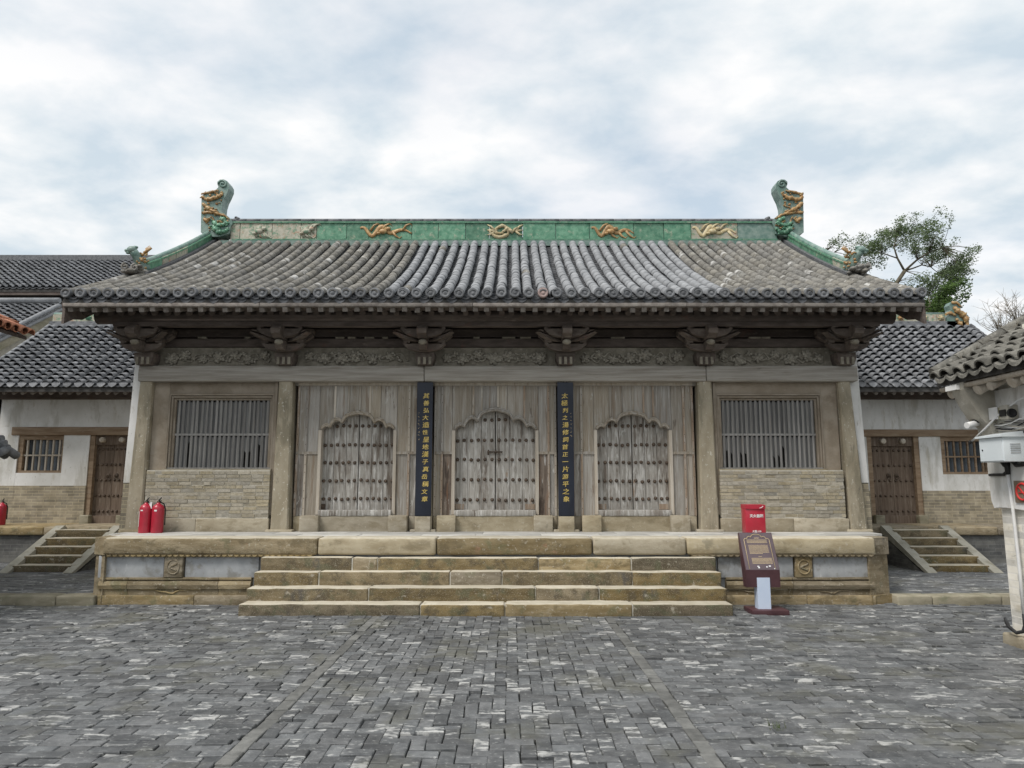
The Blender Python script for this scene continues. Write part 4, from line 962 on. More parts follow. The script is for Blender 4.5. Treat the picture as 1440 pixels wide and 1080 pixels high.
# ------------------------------------------------------------------ extinguishers
def extinguisher(x, y, z, lab, tag_=False, group='fire extinguishers', H=.46, r=.092):
    t = thing('fire_extinguisher', lab, 'extinguisher', (x, y, z), group)
    mb = MB(); mb.lathe((x, y, z), [(r*.96, 0), (r, .01), (r, H*.80), (r*.97, H*.86), (r*.80, H*.93), (r*.45, H*.98), (r*.30, H), (r*.28, H+.015)], 20); mb.build('cylinder', m_red, t)
    mb = MB(); mb.lathe((x, y, z+H), [(.024, 0), (.026, .03), (.018, .045)], 10); mb.build('valve', m_iron, t)
    mb = MB(); mb.tube([(x-.01, y, z+H+.03), (x+.015, y-.01, z+H+.055), (x+.055, y-.03, z+H+.095)], [.010, .011, .008], 6); mb.tube([(x, y, z+H+.025), (x+.03, y-.02, z+H+.035), (x+.06, y-.035, z+H+.045)], .008, 6); mb.build('handle', m_black, t)
    mb = MB(); mb.tube([(x+.02, y+.0, z+H+.03), (x+r*.8, y+.03, z+H*.98), (x+r*1.05, y+.04, z+H*.8), (x+r*1.06, y+.04, z+.12)], .010, 6); mb.build('hose', m_black, t)
    def patch(nm, a0, a1, z0, z1, m):
        mb = MB(); n = 6; V = []
        for k in range(n+1):
            a = a0+(a1-a0)*k/n
            for zz in (z0, z1): V.append((x+(r+.0015)*math.sin(a), y-(r+.0015)*math.cos(a), zz))
        mb.add(V, [(2*k, 2*k+2, 2*k+3, 2*k+1) for k in range(n)], sm=True); mb.build(nm, m, t)
    if tag_: patch('label', -1.25, -.75, z+.10, z+.34, m_wlab); patch('label', -.45, .0, z+.345, z+.365, m_wlab)
    else: patch('label', -.2, .25, z+.34, z+.365, m_wlab)
    if tag_:
        mb = MB(); mb.box(x+.06, x+.10, y-.02, y-.017, z+.38, z+.48); mb.build('paper_tag', m_wlab, t)
ex = A(203, 748, 11.5); extinguisher(ex.x, 11.5, TZ-.004, 'red fire extinguisher with white side label on the terrace, next to the stone column', True)
ex = A(219.5, 748, 11.5); extinguisher(ex.x+.005, 11.51, TZ-.004, 'plain red fire extinguisher on the terrace, between its twin and the brick wall')
# red box
bxp = A(1059, 752, 11.15); cx = bxp.x
fb = thing('fire_extinguisher_box', 'red metal extinguisher box with white lettering standing on the terrace', 'extinguisher box', (cx, 11.15, TZ))
stone(cx-.15, cx+.15, 11.0, 11.2, TZ-.004, 1.375, .006, .0008, .4).build('body', m_red, fb)
mb = MB(); mb.prism([(10.985, 1.325), (10.985, 1.385), (11.21, 1.392), (11.21, 1.325)], cx-.153, cx+.153, 'x'); mb.build('lid', m_red, fb)
mb = MB(); mb.tube([(cx+.06, 10.978, 1.335), (cx+.09, 10.97, 1.345), (cx+.115, 10.978, 1.365)], .005, 5); mb.build('latch', m_wlab, fb)
put('lettering', text_mesh('lettering', '灭火器箱', .052, m_wlab, .001), fb, (cx+.015, 10.9975, 1.215), (math.pi/2, 0, 0))
put('lettering', text_mesh('lettering', '火警:119', .036, m_wlab, .0008), fb, (cx+.01, 10.9975, .985), (math.pi/2, 0, 0))
# information sign
sx0, sx1 = 3.13, 3.585; sc = (sx0+sx1)/2
sg = thing('information_sign', 'maroon slanted information sign on a pale blue post beside the steps', 'sign', (sc, 9.85, 0))
b_ = stone(sx0+.03, sx1+.06, 9.66, 10.04, -.012, .055, .006, .0005, .5); b_.build('base_plate', m_maroon, sg)
mb = MB(); mb.box(sc-.085, sc+.085, 9.765, 9.90, .05, .46); mb.build('post', m_bluew, sg)
mb = MB(); mb.prism([(9.775, .335), (9.775, .555), (10.025, 1.035), (10.06, 1.02), (9.90, .335)], sx0, sx1, 'x'); bd = mb.build('body', m_maroon, sg)
sl = math.atan2(1.035-.555, .25); ux = Vector((1, 0, 0)); uy = Vector((0, math.cos(sl), math.sin(sl))); nn = ux.cross(uy)
FO = Vector((sx0, 9.775, .555)) + nn*.003; FW = sx1-sx0; FL = math.hypot(.25, .48)
def face(nm, m, rects, lift):
    mb = MB()
    for (a0, b0, a1, b1) in rects:
        P = [FO+ux*a*FW+uy*b*FL+nn*lift for a, b in ((a0, b0), (a1, b0), (a1, b1), (a0, b1))]; mb.add(P, [(0, 1, 2, 3)])
    return mb.build(nm, m, sg)
face('printed_face', m_maroonf, [(.01, .01, .99, .99)], .0005)
mb = MB(); P2 = lambda a, b: FO+ux*a*FW+uy*b*FL+nn*.003
op = [(.12, .03), (.12, .80)] + [(.5-.38*t, .80+z*.15) for t, z in ARCH[::-1]] + [(.5+.38*t, .80+z*.15) for t, z in ARCH[1:]] + [(.88, .03)]
mb.tube([P2(a, b) for a, b in op], .0042, 4); mb.build('arch_outline', m_goldp, sg)
rc = [(.44, .835, .58, .855)]
for k in range(3): rc.append((.20, .785-k*.035, .80, .80-k*.035))
for k in range(8): rc.append((.22, .645-k*.031, .80 if k < 7 else .6, .658-k*.031))
for k in range(5): rc.append((.24, .30-k*.032, .84, .315-k*.032))
rc += [(.46, .35, .56, .362)]
fine = []
for (a0, b0, a1, b1) in rc:        # each line is a run of small glyph-sized dashes
    a = a0
    while a < a1: w = random.uniform(.014, .026); fine.append((a, b0, min(a+w, a1), b1)); a += w+.007
face('print', m_goldp, fine, .0018)
face('emblem', m_wlab, [(.36, .09, .42, .11), (.38, .05, .43, .08), (.62, .07, .66, .10), (.70, .09, .76, .12), (.84, .03, .88, .05)], .0018)
# ------------------------------------------------------------------ wings beside the hall
WY = 16.0; WZ = .84; WE = 15.15
def WH(d): return 3.86+.60*d+.035*d*d      # wing roof line, d metres back from the eave
def small_roof(owner, xa, xb, y0, H, depth, pitch, tlen, m, nind=280, r=.098, vis=lambda x: True, arch_seg=6, tilt=.19):
    dk = MB(); n = 10; V = []
    for k in range(n+1):
        d = depth*k/n
        for z in (-.20, -.10): V += [(xa+.02, y0+d, H(d)+z), (xb-.02, y0+d, H(d)+z)]
    for k in range(n+1):
        d = depth-depth*k/n
        for z in (-.20, -.10): V += [(xa+.02, y0+2*depth+.02-d, H(d)+z), (xb-.02, y0+2*depth+.02-d, H(d)+z)]
    Fs = []
    for k in range(2*n+1):
        a = k*4; Fs += [(a+2, a+3, a+7, a+6), (a, a+4, a+5, a+1), (a, a+2, a+6, a+4), (a+1, a+5, a+7, a+3)]
    a = (2*n+1)*4; Fs += [(0, 1, 3, 2), (a, a+2, a+3, a+1)]
    dk.add(V, Fs); rf = dk.build('roof', m_deck, owner)
    sh = tile_mb(r, tlen*1.45, arch_seg, .016, .86); me = sh.mesh('cover_tile', m); pan = MB(); rest = MB(); lst = []
    x = xa+pitch/2
    while x < xb:
        d = -.02; wob = random.gauss(0, .012)
        while d < depth-.05:
            sl = math.atan2(H(d+.1)-H(d), .1)
            lst.append((x+wob+random.gauss(0, .007), d, sl)); d += tlen*math.cos(sl)
        d = -.03; w = pitch*.5
        while d < depth-.05:
            V = []
            for (dd, l) in ((d, .02), (d+.17, 0)):
                for k in range(5): t = -1+k*.5; V.append((x+pitch/2+w*t*.98, y0+dd, H(dd)-.085+.05*t*t+l))
            for k in range(5): t = -1+k*.5; V.append((x+pitch/2+w*t*.98, y0+d, H(d)-.085+.05*t*t))
            pan.add(V, [(k, k+1, 6+k, 5+k) for k in range(4)]+[(10+k, 11+k, k+1, k) for k in range(4)]); d += .15
        x += pitch
    lst.sort(key=lambda t: t[1]); c = 0
    for (x, d, sl) in lst:
        P = Vector((x, y0+d, H(d)-.035+random.gauss(0, .004))); rt = (sl-tilt, 0, random.gauss(0, .03))
        if c < nind and vis(x, d): put('cover_tile', me, rf, P, rt); c += 1
        else:
            k0 = len(rest.f); rest.xf(Matrix.Translation(P) @ Matrix.Rotation(rt[2], 4, 'Z') @ Matrix.Rotation(rt[0], 4, 'X'), sh); q = random.random()
            for z in range(k0, len(rest.f)): rest.r[z] = q
    if rest.v: rest.build('cover_tiles', m, rf, kind='stuff')
    pan.build('pan_tiles', m_pan, rf, kind='stuff'); return rf
def wing(s):
    xa, xb = ((-11.85, -6.46) if s < 0 else (5.94, 11.65)); xm = (xa+xb)/2
    lab = 'whitewashed wing house with grey tile roof behind the third extinguisher' if s < 0 else 'whitewashed wing house with grey tile roof behind the grey meter box'
    w = thing('wing_house', lab, 'house', (xm, WY+1, 0), 'wing houses beside the hall')
    def X(p, y): return A(p, y, WY).x
    def Z(y): return A(0, y, WY).z
    if s < 0: dl, dr, wl, wr, hl, hr, ly0, ly1 = 122, 186, 24, 88, 18, 190, 600.5, 612; wy0, wy1 = 613, 665; ws = 548+135
    else: dl, dr, wl, wr, hl, hr, ly0, ly1 = 1222, 1296, 1324, 1392, 1208, 1412, 604, 614; wy0, wy1 = 615, 667; ws = 690
    top = WH(.85)-.22; zbr = Z(ws); zl0, zl1 = Z(ly1), Z(ly0)
    dxa, dxb = X(dl, 670), X(dr, 670); wxa, wxb = X(wl, 640), X(wr, 640); zw0, zw1 = Z(wy1), Z(wy0)
    # wall pieces round the openings
    lo, hi = sorted((dxa, dxb)); wlo, whi = sorted((wxa, wxb))
    wl_ = box('wall', m_white, w, xa, xb, WY, WY+.3, zl1, top)
    segs = sorted([(lo, hi), (wlo, whi)]); cur = xa
    for (a, b) in segs + [(xb, xb)]:
        if a-cur > .02: box('wall', m_white, w, cur, a, WY, WY+.3, zbr, zl1); box('brick_dado', m_bwall, w, cur, a, WY-.015, WY+.3, WZ-.1, zbr)
        cur = b
    box('wall', m_white, w, wlo, whi, WY+.002, WY+.3, zbr, zw0); box('brick_dado', m_bwall, w, wlo, whi, WY-.013, WY+.3, WZ-.1, zbr)
    stone(X(hl, ly0), X(hr, ly0), WY-.03, WY+.08, zl0, zl1, .012, .004, .2).build('lintel', m_wbeam, w)
    box('lintel_core', m_wbeam, w, min(lo, wlo)-.02, max(hi, whi)+.02, WY+.085, WY+.32, zl0+.005, zl1+.004)
    # window
    wf = box('window', m_glass, w, wlo-.02, whi+.02, WY+.17, WY+.19, zw0-.02, zl0+.006)
    for (a, b, c, d) in ((wlo, wlo+.10, zw0, zl0), (whi-.05, whi, zw0, zl0), (wlo+.10, whi-.05, zw0, zw0+.05), (wlo+.10, whi-.05, zl0-.10, zl0)): box('frame', m_wbeam, wf, a, b, WY+.03, WY+.165, c+.001, d+.004)
    nb = 6; g0, g1 = wlo+.10, whi-.05
    for k in range(nb): x = g0+(g1-g0)*(k+.5)/nb; box('bar', m_pale if s < 0 else m_wbeam, wf, x-.018, x+.018, WY+.06, WY+.10, zw0+.05, zl0-.10)
    box('cross_rail', m_pale if s < 0 else m_wbeam, wf, g0, g1, WY+.055, WY+.105, (zw0+zl0)/2-.045, (zw0+zl0)/2-.01)
    # door
    df = box('door_frame', m_wbeam, w, lo, lo+.11, WY+.02, WY+.25, WZ, zl0); box('post', m_wbeam, df, hi-.11, hi, WY+.02, WY+.25, WZ, zl0)
    zh = zl0-.21
    box('head', m_wdoor, df, lo+.11, hi-.11, WY+.06, WY+.25, zh, zl0-.002)
    for k in (-1, 1):
        q = MB(); c = ((lo+hi)/2+k*.22, WY+.0, (zh+zl0)/2); q.lathe(c, [(.02, -.05), (.05, -.05), (.062, -.03), (.062, .07)], 12, axis='y'); q.build('door_peg', m_pale, df)
    box('threshold', m_wdoor, df, lo+.0, hi-.0, WY-.02, WY+.26, WZ-.02, WZ+.16)
    for k in (-1, 1):
        c = lo+.11 if k < 0 else hi-.11
        stone(c-.10, c+.10, WY-.17, WY-.022, WZ-.02, WZ+.18, .012, .004).build('gate_stone', m_kerb, df)
    mid = (lo+hi)/2
    for k in (-1, 1):
        a, b = sorted((mid+k*.004, mid+k*((hi-lo)/2-.11)))
        lf = box('door_leaf', m_wdoor, w, a, b, WY+.12, WY+.17, WZ+.15, zh+.01)
        for r_ in range(5):
            z = WZ+.26+(zh-WZ-.36)*r_/4
            for c in range(4): put('stud', me_st, lf, (a+(b-a)*(c+.5)/4, WY+.119, z))
        q = MB(); q.lathe((mid+k*.09, WY+.118, WZ+1.05), [(.0, -.03), (.03, -.02), (.05, -.004), (.05, .004)], 10, axis='y'); q.tube([(mid+k*.09+.045*math.cos(t), WY+.095, WZ+1.0+.045*math.sin(t)) for t in [i*.7 for i in range(10)]], .007, 5); q.build('ring_pull', m_iron, lf)
    # eaves: dark beam, rafter ends, roof
    box('eave_beam', m_dark, w, xa, xb, WY-.10, WY+.06, Z(562), Z(547)); box('soffit', m_dark, w, xa+.05, xb-.05, WY-.7, WY+.0, WH(.2)-.225, WH(.2)-.205)
    rm = MB(); rm.tube([(0, 0, 0), (0, 1.3, 0)], .042, 8); mr = rm.mesh('rafter', m_rafter); k = 0; x = xa+.1
    while x < xb-.05: put('rafter', mr, w, (x+random.gauss(0, .01), WE+.06, WH(.06)-.26), (math.atan(.6), 0, 0)); x += .2
    box('eave_board', m_dark, w, xa+.02, xb-.02, WE+.01, WE+.06, WH(0)-.20, WH(0)-.13)
    D = 2.78
    small_roof(w, xa, xb, WE, WH, D, .242, .195, m_twing, r=.092, vis=(lambda x, d: (x > -10.9-.2*d) if s < 0 else (x < 10.6+.2*d)))
    # eave discs: leaf-shaped ends
    q = MB(); q.prism([(-.095, .02), (-.06, .075), (0, .095), (.06, .075), (.095, .02), (.05, -.04), (0, -.06), (-.05, -.04)], -.008, .01); me = q.mesh('eave_tile', m_twing)
    x = xa+.121
    while x < xb: put('eave_tile', me, w, (x, WE-.035, WH(0)-.05), (-.3, 0, 0)); x += .242
    # ridge
    yr = WE+D; zr = WH(D)-.05
    rg = box('ridge', m_twing, w, xa, xb, yr-.12, yr+.14, zr-.08, zr+.08)
    if s < 0: pa, pb = xa+.05, xb
    else: pa, pb = xa, A(1327, 450, yr).x
    x = pa
    while x < pb-.05:
        l = min(.62, pb-x); box('ridge_panel', m_gworn, rg, x+.005, x+l-.005, yr-.08, yr+.1, zr+.08, zr+.27)
        q = MB(); flower(q, x+l/2, yr-.075, zr+.175, .08); q.build('flower_relief', random.choice((m_amber, m_pale2, m_green)), rg); x += l
    q = MB(); q.tube([(pa, yr, zr+.28), (pb, yr, zr+.28)], .055, 8); q.build('ridge_capping', m_teal, rg)
    if s > 0:
        f = lambda p, y: (A(p, y, yr).x, A(p, y, yr).z)
        out = [(1328, 466), (1328, 448), (1331, 444), (1333, 437), (1331, 431), (1334, 426), (1341, 424), (1347, 427), (1348, 433), (1344, 437), (1352, 440), (1358, 446), (1360, 470)]
        q = MB(); q.prism([f(*p) for p in out], yr-.12, yr+.12); fo = q.build('ridge_finial', m_teal, w)
        q = MB()
        for pth, r_ in (([(1334, 428), (1341, 427), (1346, 432)], .05), ([(1338, 434), (1346, 442), (1354, 448), (1356, 462)], .10), ([(1326, 444), (1333, 442), (1340, 446)], .06), ([(1340, 450), (1346, 458), (1349, 466)], .07)):
            gnarl(q, [(f(*p)[0], yr-.13, f(*p)[1]) for p in pth], r_*.75)
        q.build('coiled_dragon', m_amber, fo)
    # gable end
    xg = xa+.02 if s < 0 else xb-.3
    q = MB(); q.prism([(WY-.0, 0), (WY+4.5, 0), (WY+4.5, WH(.85)-.25), (yr, WH(D)-.25), (WY, WH(.85)-.22)], xg, xg+.28, 'x'); q.build('gable_wall', m_gable, w)
    # verge of grey tiles on the outer edge
    q = MB(); xv = xa+.02 if s < 0 else xb-.02
    for k in range(16): d = D*k/15.5; q.tube([(xv, WE+d, WH(d)-.02), (xv, WE+d+.19, WH(d+.19)-.03)], .075, 7)
    q.build('verge_tiles', m_twing, w)
    # terrace
    yt = 14.62
    t = thing('wing_terrace', 'low brick terrace edged in sandstone under the ' + ('third extinguisher' if s < 0 else 'house by the meter box'), 'terrace', (xm, yt+.6, 0), 'terraces of the wing houses')
    xs0, xs1 = (-11.8, -6.43) if s < 0 else (5.86, 11.6)
    box('brick_wall', m_bgrey, t, xs0, xs1, yt+.06, WY+.35, -.03, WZ-.16)
    x = xs0
    while x < xs1-.05:
        l = min(random.uniform(1.0, 1.5), xs1-x); 
        if xs1-x-l < .3: l = xs1-x
        stone(x+.003, x+l-.003, yt, WY+.04, WZ-.165, WZ, .02, .006, .2).build('edge_stone', m_sand, t); x += l
    # stairs with sloping side stones
    st = thing('side_stairs', 'narrow stone stairs between sloping side slabs below the ' + ('third extinguisher' if s < 0 else 'house by the meter box'), 'stairs', (xm, 14, 0), 'stairs of the wing terraces')
    if s < 0: xl_, xr_ = A(10, 803, 13.15).x, A(100, 803, 13.15).x
    else: xl_, xr_ = A(1307, 805, 13.15).x, A(1399, 805, 13.15).x
    yf = 13.2; nst = 5; run = (yt-yf)/nst
    for k in range(nst):
        z1 = .12+(WZ-.02-.12)*(k+1)/nst-.02
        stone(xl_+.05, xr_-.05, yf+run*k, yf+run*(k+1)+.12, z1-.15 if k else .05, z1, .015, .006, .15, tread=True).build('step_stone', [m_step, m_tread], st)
    for c in (xl_, xr_):
        q = MB(); q.prism([(yf-.16, .10), (yf-.10, .10), (yt-.0, WZ-.11), (yt-.0, WZ+.03), (yt-.05, WZ+.03), (yf-.16, .13)], c-.085, c+.085, 'x'); q.build('side_slab', m_slab, st)
        q = MB(); q.prism([(yf+.05, .10), (yt+.05, .10), (yt+.05, WZ-.12)], c-.06, c+.06, 'x'); q.build('side_wall', m_bgrey, st)
wing(-1); wing(1)
ex = A(1, 730, 15.3); extinguisher(ex.x, 15.3, WZ-.005, 'red fire extinguisher against the brick dado under the wing window', False)
# ------------------------------------------------------------------ roofs behind on the left
rh = thing('rear_hall', 'long plain grey tiled hall roof rising behind the wing house', 'hall', (-16, 30, 0))
ye, yr = 26.0, 29.3; ze = A(50, 403, ye).z; zr = A(50, 366, yr).z; sl_ = (zr-ze)/(yr-ye)
RX0, RX1 = -26.0, -12.2
small_roof(rh, RX0, RX1, ye, lambda d: ze+sl_*d, yr-ye, .25, .25, m_twing, nind=0, r=.10, arch_seg=4)
box('ridge', m_tdisc, rh, RX0, RX1, yr-.15, yr+.15, zr-.1, A(50, 360, yr).z)
box('eave_board', m_dark, rh, RX0+.05, RX1-.05, ye+.02, ye+.12, ze-.32, ze-.13)
box('wall', m_bgrey, rh, RX0+.2, RX1-.2, ye+.9, ye+1.2, 0, ze+.3); box('wall', m_bgrey, rh, RX1-.5, RX1-.2, ye+1.2, ye+5.6, 0, ze+.3)
h2 = thing('rear_house', 'grey tiled house with pale gable wall and stone verge behind the wing roof', 'house', (-16, 19, 0))
ye, yr = 16.9, 20.6; gx = -13.45; zr = A(60, 424, yr).z; P = A(22, 456, 18.9); sl_ = .60; Hh = lambda d: zr-.10-sl_*(yr-ye)+sl_*d
small_roof(h2, -20, gx+.05, ye, Hh, yr-ye, .235, .2, m_twing, nind=120, r=.095, vis=lambda x, d: x > -14.9 and d > 1.6)
q = MB(); q.tube([(-20, yr, zr+.03), (gx, yr, zr+.03)], .085, 8); q.build('ridge_capping', m_tnew, h2)
for k, (dx_, dz, r_) in enumerate(((-.02, -.02, .07), (.08, -.12, .06))):
    q = MB(); q.tube([(gx+dx_, ye+d, Hh(d)+dz) for d in (0, 1, 2, 3, yr-ye)], r_, 8); q.build('verge_tiles', m_tnew, h2)
q = MB(); q.prism([(ye+.02, Hh(0)-.42), (yr, zr-.5), (yr, zr-.16), (ye+.02, Hh(0)-.12)], gx-.02, gx+.09, 'x'); q.build('verge_stone', m_kerb, h2)
q = MB(); q.prism([(ye+.3, 0), (yr+3.3, 0), (yr+3.3, Hh(.3)-.2), (yr, zr-.3), (ye+.3, Hh(.3)-.25)], gx-.35, gx-.03, 'x'); q.build('gable_wall', m_gable, h2)
box('wall', m_gable, h2, -19.8, gx-.36, ye+.4, ye+.7, 0, Hh(.4)-.2)
# red tiled house at the left edge: only the end of its eave shows
rt = thing('red_tiled_house', 'end of a terracotta barrel-tile eave at the picture edge before the wing roof', 'house', (-10, 10, 0))
box('wall', m_gable, rt, -11.5, -8.95, 6.0, 11.95, 0, 4.35)
ez = A(38, 466, 11.9).z; exx = A(38, 466, 11.9).x
q = MB(); q.prism([(exx-.10, ez-.06), (exx-.10, ez-.12), (-11.6, ez+1.35), (-11.6, ez+1.45)], 6.0, 12.05, 'y'); rr = q.build('roof', m_dark, rt)
tb = tile_mb(.10, .42, 8, .02, .92); me = tb.mesh('barrel_tile', m_terra); c = 0
y = 12.0
for k in range(16):
    for j in range(7):
        d = j*.36; put('barrel_tile', me, rr, (exx-d*.92+random.gauss(0, .01), y-k*.2+(.02 if j % 2 else 0), ez-.045+d*.43), (R(25), 0, R(90)))
pn = MB(); pt = tile_mb(.085, .42, 6, .02, .92)
for k in range(16):
    for j in range(7):
        d = j*.36; pn.xf(Matrix.Translation((exx-d*.92-.02, y-.10-k*.2, ez+.03+d*.43)) @ Matrix.Rotation(R(90), 4, 'Z') @ Matrix.Rotation(R(25), 4, 'X') @ Matrix.Scale(-1, 4, (0, 0, 1)), pt)
pn.build('pan_tiles', m_terra, rr, kind='stuff')
# low wall with a tile coping at the left edge
cw = thing('coping_wall', 'end of a low wall with grey scalloped coping tiles beside the wing window', 'wall', (-9.3, 12.5, 0))
cx_ = A(17, 640, 12.5); 
box('wall', m_bwall, cw, -10.4, A(-14, 700, 12.5).x, 12.35, 12.65, 0, A(0, 650, 12.5).z)
for k in range(5):
    x = cx_.x-.10-k*.19; q = MB(); z = A(0, 640, 12.5).z
    q.tube([(x, 12.25, z), (x, 12.37, z+.05), (x, 12.5, z+.10), (x, 12.63, z+.05), (x, 12.75, z)], .075, 8); q.build('coping_tile', m_twing, cw)
    q = MB(); q.ell((x, 12.25, z-.01), .075, .02, .075); q.build('end_disc', m_tdisc, cw)
for k, (dz, dd) in enumerate(((.0, -.02), (.08, -.08), (.16, -.14))):
    q = MB(); q.tube([(-10.4, 12.5, A(0, 628, 12.5).z+dz), (cx_.x+dd-.05, 12.5, A(0, 628, 12.5).z+dz-.02)], .06, 8); q.build('ridge_tile', m_twing, cw)
# ------------------------------------------------------------------ side house on the right
sh = thing('side_house', 'whitewashed brick side house with projecting rafter ends carrying the meter box', 'house', (6.8, 5.5, 0))
SX = 5.36; YE = 7.93
box('brick_wall', m_bwhite, sh, SX+.02, SX+.45, 1.5, YE, .06, 1.50); box('back_wall', m_bwhite, sh, SX+3.6, SX+4, 1.5, YE, .0, 3.2)
box('end_wall', m_bwhite, sh, SX+.451, SX+3.599, YE-.35, YE, .0, 3.5)
# plaster coat with a broken lower edge
mb = MB(); pts = [(1.5, 2.72), (1.5, 1.42)]
y = 1.5
while y < YE+.03: y += .14; pts.append((min(y, YE+.05), 1.44+noise.noise(Vector((y*3, 1, 0)))*.035))
pts += [(YE+.085, 1.52), (YE+.10, 1.75), (YE+.10, 2.72)]
mb.prism(pts, SX-.025, SX+.40, 'x'); mb.build('plaster', m_white, sh)
stone(SX-.07, SX+.4, 1.5, YE+.06, -.03, .115, .02, .008, .25).build('plinth_stone', m_sandpale, sh)
# corbel under the eave at the far end
mb = MB(); mb.prism([(SX-.02, 2.12), (SX-.08, 2.20), (SX-.10, 2.32), (SX-.20, 2.42), (SX-.29, 2.58), (SX-.36, 2.74), (SX-.36, 2.82), (SX+.3, 2.82), (SX+.3, 2.12)], YE-.13, YE+.10); mb.build('corbel', m_gable, sh)
box('corbel_tile', m_white, sh, SX-.40, SX-.12, YE-.06, YE+.14, 2.745, 2.80)
SH = lambda d: 2.95+.56*d
ex0 = 4.98
mb = MB(); mb.prism([(ex0+.02, SH(0)-.13), (ex0+.02, SH(0)-.055), (ex0+2.4, SH(2.4)-.055), (ex0+2.4, SH(2.4)-.13)], 1.5, 8.28); rf = mb.build('roof', m_deck, sh)
mb = MB(); mb.prism([(ex0+2.4, SH(2.4)-.13), (ex0+2.4, SH(2.4)-.05), (ex0+4.8, SH(0)-.05), (ex0+4.8, SH(0)-.13)], 1.5, 8.28); mb.build('rear_slope', m_deck, sh)
mb = MB(); mb.tube([(ex0+.05, 1.5, SH(0)-.165), (ex0+.05, 3.5, SH(0)-.17), (ex0+.06, 6, SH(0)-.16), (ex0+.05, 8.25, SH(0)-.165)], .03, 7); mb.build('eave_pole', m_pale, sh)
rm = MB(); rm.tube([(0, 0, 0), (1.0, 0, .56)], [.055, .06], 10); 
for k in range(20):
    y = 8.12-.235*k+random.gauss(0, .03); s_ = random.uniform(.8, 1.12)
    q = MB(); q.tube([(ex0+.07+random.uniform(-.02, .03), y, SH(.07)-.275), (ex0+1.0, y, SH(1)-.275)], [.056*s_, .06*s_], 10); q.build('rafter', m_pale, sh)
box('wall_top', m_bwhite, sh, SX+.02, SX+.3, 1.5, YE-.02, 2.70, SH(.45)-.12)
tb = tile_mb(.085, .30, 6, .018, .9); me = tb.mesh('cover_tile', m_tside); pn = MB()
for k in range(30):
    y = 8.20-.205*k
    for j in range(12):
        d = -.03+j*.175; o = put('cover_tile', me, rf, (ex0+d+random.gauss(0, .015), y+random.gauss(0, .01), SH(d)-.03+random.gauss(0, .006)), (math.atan(.56)-.08+random.gauss(0, .03), 0, R(-90)+random.gauss(0, .06))) if k < 22 else None
    for j in range(14):
        d = -.05+j*.16; V = []
        for (dd, l) in ((d, .02), (d+.18, 0)):
            for i in range(5): t = -1+i*.5; V.append((ex0+dd, y-.1025+.10*t, SH(dd)-.06+.045*t*t+l))
        for i in range(5): t = -1+i*.5; V.append((ex0+d, y-.1025+.10*t, SH(d)-.08+.045*t*t))
        pn.add(V, [(i, i+1, 6+i, 5+i) for i in range(4)]+[(10+i, 11+i, i+1, i) for i in range(4)])
pn.build('pan_tiles', m_tside, rf, kind='stuff')
for j in range(9):
    q = MB(); d = -.02+j*.29; q.tube([(ex0+d+.004, 8.28, SH(d)+.045), (ex0+d+.286, 8.28, SH(d+.286)+.045)], [.075, .068], 9); q.build('verge_tile', m_tside, sh)
# grass on the verge
wd = MB()
for i in range(60):
    d = random.uniform(0, 1.3); c = Vector((ex0+d, 8.22+random.gauss(0, .06), SH(d)+.06)); l = random.uniform(.03, .13); a = random.random()*6.28
    w = Vector((math.sin(a), math.cos(a), 0))*.003; e = Vector((random.gauss(0, .35), random.gauss(0, .35), 1))*l; wd.add([c-w, c+w, c+e], [(0, 1, 2)])
wd.build('roof_weeds', m_twig, kind='stuff', label='dry grass blades sprouting from the side house verge', cat='weeds')
# meter box
eb = thing('meter_box', 'light grey steel meter box with sloping hood on the side house wall', 'meter box', (SX-.11, 7.55, 1.94))
bx0, bx1, by0, by1, bz0, bz1 = 5.10, SX-.015, 7.40, 7.78, 1.93, 2.195
stone(bx0, bx1, by0, by1, bz0, bz1, .006, .0008, .4).build('case', m_boxg, eb)
mb = MB(); mb.prism([(bx0-.03, bz1-.008), (bx0-.03, bz1+.012), (bx1, bz1+.06), (bx1, bz1-.008)], by0-.02, by1+.02); mb.build('hood', m_boxg, eb)
box('door', m_boxg, eb, bx0-.007, bx0+.003, by0+.012, by1-.012, bz0+.012, bz1-.015)
mb = MB(); mb.lathe((bx0-.007, by1-.06, 2.06), [(.0, -.006), (.009, -.006), (.009, .002)], 8, axis='x'); mb.build('lock', m_black, eb)
mb = MB()
for k in range(5): mb.box(bx0+.07, bx1-.07, by0-.006, by0+.002, 2.02+k*.022, 2.028+k*.022)
mb.build('louvre', m_cement, eb)
# pipe and cables
cp = thing('conduit', 'white plastic pipe with black elbow foot running down the side house wall', 'pipe', (SX-.03, 7.42, .2))
px_ = SX-.045
mb = MB(); mb.tube([(px_, 7.68, 1.80), (px_+.01, 7.67, 1.40), (px_+.012, 7.66, .8), (px_+.012, 7.66, .34)], .017, 8); mb.build('pipe', m_pvc, cp)
mb = MB(); mb.tube([(px_, 7.68, 1.95), (px_, 7.68, 1.80)], [.032, .024], 8); mb.build('collar', m_black, cp)
mb = MB(); mb.tube([(px_+.012, 7.66, .36), (px_+.012, 7.66, .24), (px_+.0, 7.68, .18), (px_-.03, 7.74, .155), (px_-.05, 7.82, .20), (px_-.02, 7.90, .24), (px_+.01, 7.95, .26)], .019, 8); mb.build('elbow', m_black, cp)
c2 = thing('cable_bundle', 'black cables looping under the meter box', 'cables', (SX-.05, 7.55, 1.9))
